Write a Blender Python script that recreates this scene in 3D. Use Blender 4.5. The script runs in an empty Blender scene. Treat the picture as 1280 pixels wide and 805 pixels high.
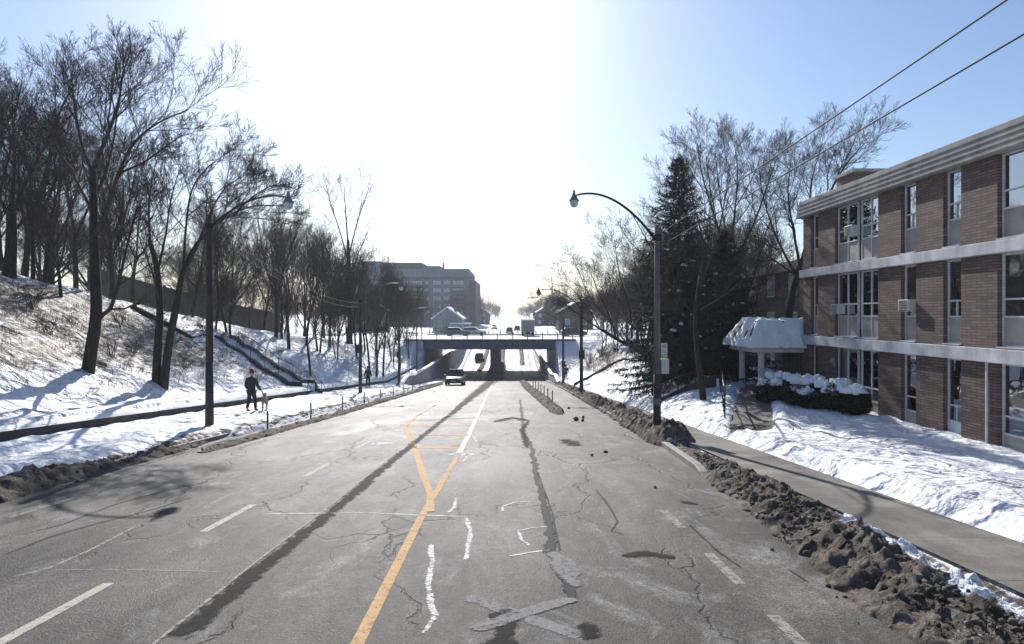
import bpy, math, random
from mathutils import Vector, Matrix, noise
rnd = random.Random(7)
SC = bpy.context.scene
COL = SC.collection
PI = math.pi
H0 = 2.3                                   # height of the camera above the road under it

# ------------------------------------------------------------------ helpers
def clamp(v, a=0., b=1.): return a if v < a else b if v > b else v
def sst(a, b, v):
    t = clamp((v - a) / (b - a)); return t * t * (3 - 2 * t)
def lerp(a, b, t): return a + (b - a) * t
def table(tab, v):
    if v <= tab[0][0]: return tab[0][1]
    for (a, x), (b, y) in zip(tab, tab[1:]):
        if v <= b: return lerp(x, y, (v - a) / (b - a))
    return tab[-1][1]
def nz(x, y, z=0.): return noise.noise(Vector((x, y, z)))
def fbm(x, y, o=4, z=0.): return noise.fractal(Vector((x, y, z)), 1.0, 2.0, o)

def at(px, py, d):                         # photo pixel + forward distance -> point
    return Vector(((px - 640) / 800 * d, d, H0 - (py - 393) / 800 * d))
def onroad(px, py):                        # photo pixel on the first sloping stretch of road
    d = 800 * H0 / (py - 393 - 800 * .077)
    return Vector(((px - 640) / 800 * d, d, 0))

def tag(o, label=None, cat=None, group=None, kind=None):
    if label: o['label'] = label
    if cat: o['category'] = cat
    if group: o['group'] = group
    if kind: o['kind'] = kind
    return o
def thing(name, label, cat, loc=(0, 0, 0), rz=0., group=None):
    o = bpy.data.objects.new(name, None); COL.objects.link(o)
    o.location = loc; o.rotation_euler = (0, 0, rz); o.empty_display_size = .2
    return tag(o, label, cat, group)

class MB:
    def __init__(s): s.v = []; s.f = []; s.mi = []; s.sm = []
    def add(s, vs, fs, mi=0, smooth=False):
        n = len(s.v); s.v.extend(tuple(v) for v in vs)
        for f in fs: s.f.append(tuple(i + n for i in f)); s.mi.append(mi); s.sm.append(smooth)
        return s
    def box(s, x0, x1, y0, y1, z0, z1, mi=0, M=None):
        vs = [Vector((x, y, z)) for z in (z0, z1) for y in (y0, y1) for x in (x0, x1)]
        if M is not None: vs = [M @ v for v in vs]
        return s.add(vs, [(0, 2, 3, 1), (4, 5, 7, 6), (0, 1, 5, 4), (2, 6, 7, 3), (0, 4, 6, 2), (1, 3, 7, 5)], mi)
    def tube(s, pts, rads, n=6, mi=0, cap=True, smooth=True):
        pts = [Vector(p) for p in pts]
        if not hasattr(rads, '__len__'): rads = [rads] * len(pts)
        base = len(s.v); k = len(pts); ref = None
        for i, p in enumerate(pts):
            t = (pts[min(i + 1, k - 1)] - pts[max(i - 1, 0)])
            t = t.normalized() if t.length > 1e-9 else Vector((0, 0, 1))
            if ref is None: ref = Vector((1, 0, 0)) if abs(t.x) < .8 else Vector((0, 1, 0))
            u = (ref - t * ref.dot(t))
            u = u.normalized() if u.length > 1e-6 else t.orthogonal().normalized()
            ref = u; w = t.cross(u)
            for j in range(n):
                a = 2 * PI * j / n
                q = p + (u * math.cos(a) + w * math.sin(a)) * rads[i]
                s.v.append((q.x, q.y, q.z))
        for i in range(k - 1):
            for j in range(n):
                a = base + i * n + j; b = base + i * n + (j + 1) % n
                s.f.append((a, b, b + n, a + n)); s.mi.append(mi); s.sm.append(smooth)
        if cap:
            s.f.append(tuple(base + j for j in range(n))[::-1]); s.mi.append(mi); s.sm.append(False)
            s.f.append(tuple(base + (k - 1) * n + j for j in range(n))); s.mi.append(mi); s.sm.append(False)
        return s
    def lathe(s, prof, n=16, M=None, mi=0):
        base = len(s.v); M = M or Matrix()
        for r, z in prof:
            for j in range(n):
                a = 2 * PI * j / n; s.v.append(tuple(M @ Vector((r * math.cos(a), r * math.sin(a), z))))
        for i in range(len(prof) - 1):
            for j in range(n):
                a = base + i * n + j; b = base + i * n + (j + 1) % n
                s.f.append((a, b, b + n, a + n)); s.mi.append(mi); s.sm.append(True)
        return s
    def prism(s, poly, axis, a, b, mi=0, M=None):   # polygon extruded along an axis
        n = len(poly); vs = []
        for t in (a, b):
            for (p, q) in poly:
                v = Vector((t, p, q)) if axis == 'x' else Vector((p, t, q)) if axis == 'y' else Vector((p, q, t))
                vs.append(M @ v if M is not None else v)
        fs = [tuple(range(n)), tuple(range(2 * n - 1, n - 1, -1))]
        fs += [(i, i + n, (i + 1) % n + n, (i + 1) % n) for i in range(n)]
        return s.add(vs, fs, mi)
    def build(s, name, mats, parent=None, label=None, bevel=0.):
        me = bpy.data.meshes.new(name)
        me.from_pydata(s.v, [], s.f)
        for m in (mats if isinstance(mats, (list, tuple)) else [mats]): me.materials.append(m)
        me.polygons.foreach_set('material_index', s.mi)
        me.polygons.foreach_set('use_smooth', s.sm)
        me.update()
        o = bpy.data.objects.new(name, me); COL.objects.link(o)
        if parent is not None: o.parent = parent
        if label: o['label'] = label
        if bevel:
            md = o.modifiers.new('bevel', 'BEVEL'); md.width = bevel; md.segments = 2; md.limit_method = 'ANGLE'
        return o

def recalc(o):
    import bmesh
    bm = bmesh.new(); bm.from_mesh(o.data); bmesh.ops.recalc_face_normals(bm, faces=bm.faces); bm.to_mesh(o.data); bm.free()
    return o

def children_of(o): return [c for c in bpy.data.objects if c.parent == o]
KIDS = {}
def copy_tree(o, loc=None, rz=None, scale=None, label=None, group=None):
    if o not in KIDS: KIDS[o] = [(c, children_of(c)) for c in children_of(o)]
    r = o.copy(); COL.objects.link(r)
    if loc is not None: r.location = loc
    if rz is not None: r.rotation_euler = (0, 0, rz)
    if scale is not None: r.scale = scale if hasattr(scale, '__len__') else (scale,) * 3
    if label: r['label'] = label
    if group: r['group'] = group
    for c, gs in KIDS[o]:
        d = c.copy(); COL.objects.link(d); d.parent = r
        for g in gs:
            e = g.copy(); COL.objects.link(e); e.parent = d
    return r

# ------------------------------------------------------------------ materials
def newmat(name):
    m = bpy.data.materials.new(name); m.use_nodes = True
    nt = m.node_tree; b = nt.nodes['Principled BSDF']
    return m, nt, b
def N(nt, t, **kw):
    n = nt.nodes.new(t)
    for k, v in kw.items(): setattr(n, k, v)
    return n
def setin(nt, node, key, val):
    if hasattr(val, 'is_output') or isinstance(val, bpy.types.NodeSocket): nt.links.new(val, node.inputs[key])
    else: node.inputs[key].default_value = val
def ramp(nt, fac, stops, interp='LINEAR'):
    r = N(nt, 'ShaderNodeValToRGB'); r.color_ramp.interpolation = interp
    els = r.color_ramp.elements
    while len(els) < len(stops): els.new(.5)
    for e, (p, c) in zip(els, stops):
        e.position = p; e.color = c if len(c) == 4 else (*c, 1)
    nt.links.new(fac, r.inputs[0]); return r.outputs[0]
def g(v): return (v, v, v, 1)
def noise_tex(nt, vec, scale, detail=4, rough=.55, dist=0.):
    n = N(nt, 'ShaderNodeTexNoise'); n.inputs['Scale'].default_value = scale
    n.inputs['Detail'].default_value = detail; n.inputs['Roughness'].default_value = rough
    n.inputs['Distortion'].default_value = dist
    nt.links.new(vec, n.inputs['Vector']); return n.outputs['Fac']
def pos(nt, sc=(1, 1, 1), obj=False):
    if obj: src = N(nt, 'ShaderNodeTexCoord').outputs['Object']
    else: src = N(nt, 'ShaderNodeNewGeometry').outputs['Position']
    m = N(nt, 'ShaderNodeMapping'); m.inputs['Scale'].default_value = sc
    nt.links.new(src, m.inputs['Vector']); return m.outputs[0]
def mix(nt, fac, a, b, mode='MIX'):
    n = N(nt, 'ShaderNodeMix', data_type='RGBA', blend_type=mode)
    setin(nt, n, 0, fac); 
    for key, v in ((6, a), (7, b)):
        if isinstance(v, bpy.types.NodeSocket): nt.links.new(v, n.inputs[key])
        else: n.inputs[key].default_value = v if len(v) == 4 else (*v, 1)
    return n.outputs[2]
def math_(nt, op, a, b=0., c=None):
    n = N(nt, 'ShaderNodeMath', operation=op)
    setin(nt, n, 0, a); setin(nt, n, 1, b)
    if c is not None: setin(nt, n, 2, c)
    return n.outputs[0]
def bump(nt, b, h, strength=.3, dist=.02):
    n = N(nt, 'ShaderNodeBump'); n.inputs['Strength'].default_value = strength; n.inputs['Distance'].default_value = dist
    nt.links.new(h, n.inputs['Height']); nt.links.new(n.outputs[0], b.inputs['Normal'])
def mottled(name, c0, c1, scale=8., rough=.7, bs=.2, bd=.01, metal=0., obj=True, det=5, spec=.5):
    m, nt, b = newmat(name); p = pos(nt, obj=obj)
    f = noise_tex(nt, p, scale, det)
    nt.links.new(ramp(nt, f, [(.3, c0), (.7, c1)]), b.inputs['Base Color'])
    b.inputs['Roughness'].default_value = rough; b.inputs['Metallic'].default_value = metal
    b.inputs['Specular IOR Level'].default_value = spec
    if bs: bump(nt, b, noise_tex(nt, p, scale * 4, 4), bs, bd)
    return m

# snow on the ground: 'dirt' attribute says where soil, grit and dead grass lie through it
def snow_ground():
    m, nt, b = newmat('ground_snow'); p = pos(nt)
    at_ = N(nt, 'ShaderNodeAttribute', attribute_name='dirt').outputs['Fac']
    br_ = N(nt, 'ShaderNodeAttribute', attribute_name='brush').outputs['Fac']
    n1 = noise_tex(nt, p, 2.2, 8, .62); n2 = noise_tex(nt, p, 9, 6, .6); n3 = noise_tex(nt, p, .5, 3)
    snowc = ramp(nt, n3, [(.3, (.80, .82, .85)), (.7, (.86, .87, .88))])
    soil = ramp(nt, n2, [(.3, (.055, .045, .036)), (.5, (.12, .098, .075)), (.72, (.22, .185, .14))])
    br = ramp(nt, noise_tex(nt, pos(nt, (3.5, 1.3, 2.)), 3.0, 6, .6), [(.3, (.10, .075, .05)), (.7, (.27, .21, .145))])
    fd = ramp(nt, math_(nt, 'ADD', at_, math_(nt, 'MULTIPLY', math_(nt, 'SUBTRACT', n1, .5), 1.5)), [(.42, g(0)), (.62, g(1))])
    nb = noise_tex(nt, pos(nt, (1.0, .55, 1.6)), 2.6, 8, .68, .6)
    fb = ramp(nt, math_(nt, 'ADD', br_, math_(nt, 'MULTIPLY', math_(nt, 'SUBTRACT', nb, .5), 2.6)), [(.45, g(0)), (.72, g(1))])
    c = mix(nt, fb, snowc, br); c = mix(nt, fd, c, soil)
    nt.links.new(c, b.inputs['Base Color'])
    nt.links.new(ramp(nt, fd, [(0, g(.62)), (1, g(.9))]), b.inputs['Roughness'])
    b.inputs['Specular IOR Level'].default_value = .25
    crust = ramp(nt, noise_tex(nt, p, .45, 4, .6, .5), [(.40, g(.12)), (.62, g(1))])
    fine = math_(nt, 'ADD', math_(nt, 'MULTIPLY', n2, .6), math_(nt, 'MULTIPLY', noise_tex(nt, p, 4.2, 5, .6), .8))
    v1 = N(nt, 'ShaderNodeTexVoronoi', feature='SMOOTH_F1'); v1.inputs['Scale'].default_value = 1.7; nt.links.new(pos(nt, (1, 1, .0)), v1.inputs['Vector'])
    pits = math_(nt, 'MULTIPLY', ramp(nt, v1.outputs['Distance'], [(.05, g(0)), (.3, g(1))]), math_(nt, 'MULTIPLY', crust, .7))
    h = math_(nt, 'ADD', math_(nt, 'ADD', math_(nt, 'MULTIPLY', noise_tex(nt, p, 1.3, 5, .55), 1.3), pits), math_(nt, 'MULTIPLY', fine, crust))
    bump(nt, b, h, 1., .20)
    return m
def snow_clean():
    m, nt, b = newmat('snow'); p = pos(nt, obj=True)
    nt.links.new(ramp(nt, noise_tex(nt, p, 1.5, 4), [(.3, (.8, .82, .85)), (.7, (.87, .88, .89))]), b.inputs['Base Color'])
    b.inputs['Roughness'].default_value = .65; b.inputs['Specular IOR Level'].default_value = .25
    bump(nt, b, noise_tex(nt, p, 5, 6, .6), .7, .06)
    return m
def asphalt():
    m, nt, b = newmat('asphalt'); p = pos(nt)
    spk = noise_tex(nt, p, 42, 3, .8); spk2 = noise_tex(nt, p, 9, 6, .75)
    big = noise_tex(nt, pos(nt, (1, .30, 1)), .7, 8, .66, .5)
    stain = noise_tex(nt, pos(nt, (1, .5, 1)), .9, 8, .68, 1.2)
    strk = noise_tex(nt, pos(nt, (2.6, .03, 1)), 1.0, 5, .6)
    base = ramp(nt, big, [(.32, (.024, .0215, .0185)), (.5, (.058, .053, .046)), (.68, (.135, .125, .112))])
    c = mix(nt, .55, base, ramp(nt, strk, [(.35, (.30, .29, .28)), (.65, (.68, .67, .66))]), 'OVERLAY')
    salt = ramp(nt, stain, [(.52, g(0)), (.66, g(1))])
    c = mix(nt, math_(nt, 'MULTIPLY', salt, .72), c, (.25, .242, .228))
    wet = ramp(nt, noise_tex(nt, pos(nt, (1, .4, 1), ), .35, 6, .6, .8), [(.52, g(0)), (.62, g(1))])
    c = mix(nt, math_(nt, 'MULTIPLY', wet, .6), c, (.030, .027, .024))
    c = mix(nt, .95, c, ramp(nt, spk, [(.30, (.08, .08, .08)), (.5, (.5, .5, .5)), (.70, (.97, .95, .92))]), 'OVERLAY')
    c = mix(nt, .8, c, ramp(nt, spk2, [(.28, (.2, .2, .2)), (.5, (.5, .5, .5)), (.72, (.82, .81, .8))]), 'OVERLAY')
    # pale snow dusting beyond the bridge carries painted sun glare, thinner in wheel tracks
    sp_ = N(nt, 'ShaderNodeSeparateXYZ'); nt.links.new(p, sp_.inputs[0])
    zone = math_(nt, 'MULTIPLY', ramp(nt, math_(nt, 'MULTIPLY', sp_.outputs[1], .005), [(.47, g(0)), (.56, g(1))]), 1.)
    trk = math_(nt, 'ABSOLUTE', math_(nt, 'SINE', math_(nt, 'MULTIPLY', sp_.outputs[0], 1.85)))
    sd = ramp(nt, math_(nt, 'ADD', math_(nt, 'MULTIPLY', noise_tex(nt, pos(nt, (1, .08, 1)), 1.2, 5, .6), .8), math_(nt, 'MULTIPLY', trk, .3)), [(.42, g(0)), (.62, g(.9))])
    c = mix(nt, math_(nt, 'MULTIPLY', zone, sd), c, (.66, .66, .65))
    # fine cracks
    vo = N(nt, 'ShaderNodeTexVoronoi', feature='DISTANCE_TO_EDGE'); vo.inputs['Scale'].default_value = .33
    nv = N(nt, 'ShaderNodeTexNoise'); nv.inputs['Scale'].default_value = 1.1; nv.inputs['Detail'].default_value = 6
    nt.links.new(p, nv.inputs['Vector'])
    av = N(nt, 'ShaderNodeVectorMath', operation='MULTIPLY_ADD'); nt.links.new(nv.outputs['Color'], av.inputs[0])
    av.inputs[1].default_value = (1.6, 1.6, 0); nt.links.new(pos(nt, (1.3, .45, .0)), av.inputs[2]); nt.links.new(av.outputs[0], vo.inputs['Vector'])
    crk = ramp(nt, vo.outputs['Distance'], [(.0, g(1)), (.006, g(.85)), (.012, g(0))])
    msk = ramp(nt, noise_tex(nt, p, .22, 3), [(.42, g(0)), (.54, g(1))])
    crk = math_(nt, 'MULTIPLY', crk, msk)
    c = mix(nt, math_(nt, 'MULTIPLY', crk, .8), c, (.022, .021, .02))
    nt.links.new(c, b.inputs['Base Color'])
    r = ramp(nt, stain, [(.35, g(.55)), (.7, g(.68))])
    r = mix(nt, math_(nt, 'MULTIPLY', wet, .6), r, g(.46))
    nt.links.new(r, b.inputs['Roughness'])
    b.inputs['Specular IOR Level'].default_value = .19
    h = math_(nt, 'ADD', math_(nt, 'ADD', spk, math_(nt, 'MULTIPLY', spk2, .8)), math_(nt, 'MULTIPLY', crk, -2.))
    bump(nt, b, h, .8, .016)
    return m
def paint(name, c0, c1, wear=.5, edge=.5, soft=.12, sc=11, keep=1.):
    """thin layer worn through to the asphalt under it: attribute e is 0 at its rim and 1 in the middle"""
    m, nt, b = newmat(name); p = pos(nt)
    f = noise_tex(nt, p, sc, 7, .7); f2 = noise_tex(nt, p, 55, 3, .75)
    nt.links.new(mix(nt, .6, ramp(nt, f, [(.3, c0), (.7, c1)]), ramp(nt, f2, [(.3, g(.25)), (.7, g(.7))]), 'OVERLAY'), b.inputs['Base Color'])
    b.inputs['Roughness'].default_value = .75; b.inputs['Specular IOR Level'].default_value = .15
    e = N(nt, 'ShaderNodeAttribute', attribute_name='e').outputs['Fac']
    nn = math_(nt, 'ADD', math_(nt, 'MULTIPLY', f, .65), math_(nt, 'MULTIPLY', f2, .35))
    w1 = ramp(nt, nn, [(max(0, wear - .07), g(0)), (wear + .05, g(1))])
    w2 = ramp(nt, math_(nt, 'ADD', e, math_(nt, 'MULTIPLY', math_(nt, 'SUBTRACT', nn, .5), edge * 5)), [(.12, g(0)), (.12 + soft * 2, g(1))])
    al = math_(nt, 'MULTIPLY', math_(nt, 'MULTIPLY', w1, w2), keep)
    nt.links.new(al, b.inputs['Alpha'])
    bump(nt, b, f2, .5, .008)
    return m
def brick():
    m, nt, b = newmat('brown_brick'); geo = N(nt, 'ShaderNodeNewGeometry')
    sx = N(nt, 'ShaderNodeSeparateXYZ'); nt.links.new(geo.outputs['Position'], sx.inputs[0])
    cx = N(nt, 'ShaderNodeCombineXYZ')
    nt.links.new(math_(nt, 'ADD', sx.outputs[0], sx.outputs[1]), cx.inputs[0]); nt.links.new(sx.outputs[2], cx.inputs[1])
    t = N(nt, 'ShaderNodeTexBrick'); nt.links.new(cx.outputs[0], t.inputs['Vector'])
    t.inputs['Scale'].default_value = 1; t.inputs['Brick Width'].default_value = .40; t.inputs['Row Height'].default_value = .082
    t.inputs['Mortar Size'].default_value = .012; t.inputs['Mortar Smooth'].default_value = .2; t.inputs['Bias'].default_value = -.1
    t.inputs['Color1'].default_value = (.195, .117, .089, 1); t.inputs['Color2'].default_value = (.10, .062, .051, 1)
    t.inputs['Mortar'].default_value = (.05, .041, .037, 1)
    v = noise_tex(nt, cx.outputs[0], .8, 5, .6); v2 = noise_tex(nt, cx.outputs[0], 9, 3)
    c = mix(nt, .6, t.outputs['Color'], ramp(nt, v, [(.3, g(.33)), (.7, g(.66))]), 'OVERLAY')
    c = mix(nt, .4, c, ramp(nt, v2, [(.3, g(.3)), (.7, g(.7))]), 'OVERLAY')
    nt.links.new(c, b.inputs['Base Color']); b.inputs['Roughness'].default_value = .8
    bump(nt, b, t.outputs['Fac'], -.8, .02)
    return m
def concrete(name, c0, c1, scale=1.2, streak=True, obj=False):
    m, nt, b = newmat(name); p = pos(nt, obj=obj)
    f = noise_tex(nt, p, scale, 7, .62)
    c = ramp(nt, f, [(.3, c0), (.7, c1)])
    if streak:
        s = noise_tex(nt, pos(nt, (1.2, 1.2, .12), obj), 2.2, 5, .6)
        c = mix(nt, .5, c, ramp(nt, s, [(.35, g(.25)), (.6, g(.6))]), 'OVERLAY')
    nt.links.new(c, b.inputs['Base Color']); b.inputs['Roughness'].default_value = .85
    bump(nt, b, noise_tex(nt, p, scale * 14, 5), .35, .012)
    return m
def bark(name, c0, c1):
    m, nt, b = newmat(name); p = pos(nt, (1, 1, .18), True)
    f = noise_tex(nt, p, 16, 6, .65)
    nt.links.new(ramp(nt, f, [(.3, c0), (.7, c1)]), b.inputs['Base Color']); b.inputs['Roughness'].default_value = .92
    b.inputs['Specular IOR Level'].default_value = .15
    bump(nt, b, f, .9, .04)
    return m
def glass():
    m, nt, b = newmat('window_glass'); nt.nodes.remove(b)
    out = nt.nodes['Material Output']
    tr = N(nt, 'ShaderNodeBsdfTransparent'); tr.inputs[0].default_value = (.78, .81, .82, 1)
    gl = N(nt, 'ShaderNodeBsdfGlossy'); gl.inputs['Roughness'].default_value = .02; gl.inputs[0].default_value = (.95, .97, 1, 1)
    lw = N(nt, 'ShaderNodeFresnel'); lw.inputs[0].default_value = 1.75
    p = pos(nt); bp = N(nt, 'ShaderNodeBump'); bp.inputs['Strength'].default_value = .12; bp.inputs['Distance'].default_value = .05
    nt.links.new(noise_tex(nt, p, 1.3, 2), bp.inputs['Height']); nt.links.new(bp.outputs[0], gl.inputs['Normal'])
    fr = math_(nt, 'ADD', math_(nt, 'MULTIPLY', lw.outputs[0], 1.2), .33)
    mx = N(nt, 'ShaderNodeMixShader'); nt.links.new(fr, mx.inputs[0]); nt.links.new(tr.outputs[0], mx.inputs[1]); nt.links.new(gl.outputs[0], mx.inputs[2])
    nt.links.new(mx.outputs[0], out.inputs[0])
    return m
def grime():
    m, nt, b = newmat('dirty_snow'); p = pos(nt)
    f = noise_tex(nt, p, 3.2, 8, .68); f2 = noise_tex(nt, p, 24, 5, .7); f3 = noise_tex(nt, p, .9, 4)
    c = ramp(nt, f, [(.25, (.045, .036, .028)), (.42, (.105, .085, .066)), (.60, (.19, .16, .128)), (.76, (.36, .325, .285))])
    c = mix(nt, .7, c, ramp(nt, f2, [(.25, g(.2)), (.75, g(.75))]), 'OVERLAY')
    gn = N(nt, 'ShaderNodeAttribute', attribute_name='clean').outputs['Fac']
    cl = ramp(nt, math_(nt, 'ADD', gn, math_(nt, 'MULTIPLY', math_(nt, 'SUBTRACT', f, .5), 1.4)), [(.45, g(0)), (.6, g(1))])
    fl = ramp(nt, math_(nt, 'ADD', math_(nt, 'MULTIPLY', f2, .6), math_(nt, 'MULTIPLY', f3, .4)), [(.60, g(0)), (.66, g(.8))])
    c = mix(nt, fl, c, (.55, .54, .53))
    c = mix(nt, cl, c, (.82, .83, .85))
    nt.links.new(c, b.inputs['Base Color']); b.inputs['Roughness'].default_value = .9
    b.inputs['Specular IOR Level'].default_value = .2
    bump(nt, b, math_(nt, 'ADD', f, math_(nt, 'MULTIPLY', f2, .5)), .9, .07)
    return m
def plain(name, c, rough=.5, metal=0., spec=.5, coat=0.):
    c0 = tuple(x * .86 for x in c); c1 = tuple(min(1, x * 1.12) for x in c)
    m = mottled(name, c0, c1, 6, rough, .0, .0, metal, spec=spec)
    m.node_tree.nodes['Principled BSDF'].inputs['Coat Weight'].default_value = coat
    return m

M = {}
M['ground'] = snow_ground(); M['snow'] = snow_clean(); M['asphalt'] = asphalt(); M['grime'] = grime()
M['white_paint'] = paint('worn_white_paint', (.36, .335, .28), (.52, .485, .41), .41, .25)
M['faint_paint'] = paint('faded_lane_paint', (.30, .28, .25), (.42, .39, .35), .47, .4, keep=.8)
M['bright_paint'] = paint('fresher_white_paint', (.55, .53, .49), (.68, .66, .62), .33, .15)
M['yellow_paint'] = paint('worn_yellow_paint', (.44, .26, .11), (.58, .37, .17), .41, .2)
M['chalk'] = paint('chalky_crack_fill', (.50, .49, .47), (.74, .72, .70), .46, .7)
M['grey_patch'] = paint('grey_covered_paint', (.17, .165, .16), (.27, .26, .25), .43, .35, keep=.85)
M['tar'] = paint('dark_worn_asphalt', (.012, .011, .010), (.036, .033, .030), .34, .8, .2, 6, .92)
for _k in ('tar',): M[_k].node_tree.nodes['Principled BSDF'].inputs['Specular IOR Level'].default_value = .05
M['crack'] = paint('dark_crack', (.014, .013, .012), (.03, .028, .026), .36, .8, .1, 14)
def slabs():
    m = concrete('salted_sidewalk_concrete', (.085, .075, .062), (.25, .226, .195), 1.1, False); nt = m.node_tree; b = nt.nodes['Principled BSDF']
    src = b.inputs['Base Color'].links[0].from_socket; s = N(nt, 'ShaderNodeSeparateXYZ'); nt.links.new(pos(nt), s.inputs[0])
    fr = math_(nt, 'FRACT', math_(nt, 'MULTIPLY', s.outputs[1], 1 / 1.6)); ln = ramp(nt, fr, [(.0, g(1)), (.012, g(1)), (.02, g(0))])
    wet = ramp(nt, noise_tex(nt, pos(nt, (1, .4, 1)), .8, 6, .65, .6), [(.45, g(0)), (.62, g(1))])
    c = mix(nt, math_(nt, 'MULTIPLY', wet, .55), src, (.055, .048, .04)); c = mix(nt, math_(nt, 'MULTIPLY', ln, .7), c, (.04, .036, .03))
    c = mix(nt, .5, c, ramp(nt, noise_tex(nt, pos(nt), 38, 4, .7), [(.3, g(.25)), (.7, g(.75))]), 'OVERLAY')
    nt.links.new(c, b.inputs['Base Color']); return m
M['sidewalk'] = slabs()
M['kerb'] = concrete('kerb_concrete', (.19, .18, .165), (.34, .32, .30), 2.5, False)
M['brick'] = brick()
M['concrete'] = concrete('grey_concrete', (.22, .22, .215), (.40, .395, .385), .9)
M['pale_concrete'] = concrete('pale_blue_concrete', (.42, .46, .53), (.58, .62, .68), .8)  # pale concrete with the blue of sky light put into its colour
M['dark_concrete'] = concrete('near_black_concrete', (.028, .026, .024), (.075, .07, .064), 1.5)  # dark concrete, darkened further to carry the left walls' shade
M['ledge'] = concrete('pale_concrete_band', (.36, .36, .365), (.68, .68, .69), 1.1)
M['steel'] = concrete('blue_grey_painted_steel', (.03, .085, .16), (.055, .13, .225), .9)
M['dark_metal'] = mottled('dark_metal', (.018, .018, .02), (.045, .045, .048), 9, .5, .1, .004, .6)
M['galv'] = mottled('weathered_galvanised_metal', (.16, .165, .17), (.28, .285, .29), 5, .5, .1, .004, .7)
M['pole'] = concrete('weathered_concrete_pole', (.12, .115, .108), (.22, .212, .20), 3., True, True)
M['pole_dark'] = concrete('dark_tarred_pole', (.03, .028, .026), (.07, .066, .06), 3., True, True)
M['bark'] = bark('dark_bark', (.016, .014, .012), (.062, .053, .045))
M['bark2'] = bark('grey_brown_bark', (.030, .024, .020), (.095, .078, .064))
M['twig'] = mottled('twig_bark', (.032, .024, .020), (.085, .062, .05), 3, .9, 0, 0, spec=.15)
M['needle'] = mottled('spruce_needles', (.010, .017, .013), (.036, .050, .036), 2.2, .75, 0, 0, spec=.2)
M['hedge'] = mottled('hedge_leaves', (.010, .016, .008), (.045, .055, .026), 3, .7, 0, 0, spec=.2)
M['dry'] = mottled('dry_grass_stalks', (.13, .095, .055), (.30, .235, .15), 1.2, .9, 0, 0, obj=False, spec=.1)
M['glass'] = glass()
M['frame'] = plain('white_window_frame', (.62, .63, .64), .45)
M['panel'] = mottled('weathered_tan_panel', (.30, .275, .24), (.42, .39, .35), 2.5, .7, .1, .004, obj=False)
M['panel_white'] = plain('white_window_panel', (.68, .69, .70), .5)
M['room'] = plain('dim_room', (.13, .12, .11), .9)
M['curtain'] = mottled('pale_curtain', (.55, .53, .49), (.72, .70, .66), 4, .9, .3, .02, obj=False)
M['fascia'] = concrete('ribbed_fascia_metal', (.23, .225, .215), (.36, .35, .335), 1.1)
M['roofing'] = mottled('flat_roof_gravel', (.12, .12, .12), (.22, .22, .22), 6, .9, .3, .02)
M['ac'] = plain('air_conditioner_casing', (.55, .54, .51), .5)
M['fence'] = concrete('dark_board_wall', (.055, .048, .044), (.105, .095, .088), 1.2)
M['wood'] = bark('weathered_timber', (.03, .024, .02), (.10, .082, .066))
M['rubber'] = plain('tyre_rubber', (.018, .018, .019), .85)
M['white_column'] = concrete('white_painted_column', (.55, .55, .55), (.70, .70, .69), 2., True)
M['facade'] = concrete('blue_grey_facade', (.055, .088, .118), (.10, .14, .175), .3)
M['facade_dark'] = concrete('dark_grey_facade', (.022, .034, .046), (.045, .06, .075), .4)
M['block_glass'] = mottled('tinted_block_glass', (.22, .27, .30), (.34, .40, .43), .4, .15, 0, 0, obj=False)
M['siding'] = concrete('grey_house_siding', (.20, .215, .225), (.30, .315, .325), .8)
M['red'] = plain('red_sticker', (.42, .05, .05), .6)
M['sign'] = plain('sign_white', (.62, .62, .60), .5)
M['sign_green'] = plain('sign_yellow_green', (.42, .50, .14), .5)
M['lamp_glass'] = plain('lamp_globe_glass', (.55, .62, .64), .12)
M['coat'] = mottled('black_coat_cloth', (.010, .010, .012), (.026, .026, .03), 14, .9, .4, .01)
M['trouser'] = mottled('dark_trouser_cloth', (.014, .015, .02), (.03, .032, .042), 14, .9, .4, .01)
M['skin'] = plain('skin', (.45, .28, .2), .5)
M['hat'] = plain('rust_red_knit', (.20, .035, .025), .95)
M['hair'] = plain('dark_hair', (.02, .015, .012), .7)
M['fur'] = mottled('tan_grey_fur', (.12, .09, .065), (.30, .24, .18), 10, .9, .5, .02)
M['leash'] = plain('leash_webbing', (.05, .02, .02), .8)
M['car_dark'] = plain('near_black_car_paint', (.014, .015, .019), .28, .2, .5, .6)
M['car_navy'] = plain('navy_car_paint', (.018, .022, .05), .28, .2, .5, .6)
M['car_grey'] = plain('grey_car_paint', (.14, .145, .15), .3, .3, .5, .6)
M['car_white'] = plain('white_car_paint', (.62, .63, .64), .3, .0, .5, .5)
M['car_glass'] = plain('dark_car_glass', (.012, .014, .016), .06, 0, .8)
M['headlight'] = plain('headlight_lens', (.75, .76, .78), .1, .3)
M['taillight'] = plain('tail_light_lens', (.22, .012, .012), .2)
M['chrome'] = plain('bright_metal_trim', (.5, .5, .52), .25, 1.)
M['truck_box'] = mottled('grubby_truck_box', (.30, .30, .29), (.42, .42, .41), 2, .6, .05, .004)
M['bird'] = plain('dark_feathers', (.02, .02, .022), .8)
M['wire'] = plain('black_cable', (.012, .012, .013), .7)
M['shingle'] = concrete('roof_shingle', (.06, .06, .062), (.11, .11, .112), 1.5, False)

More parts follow.
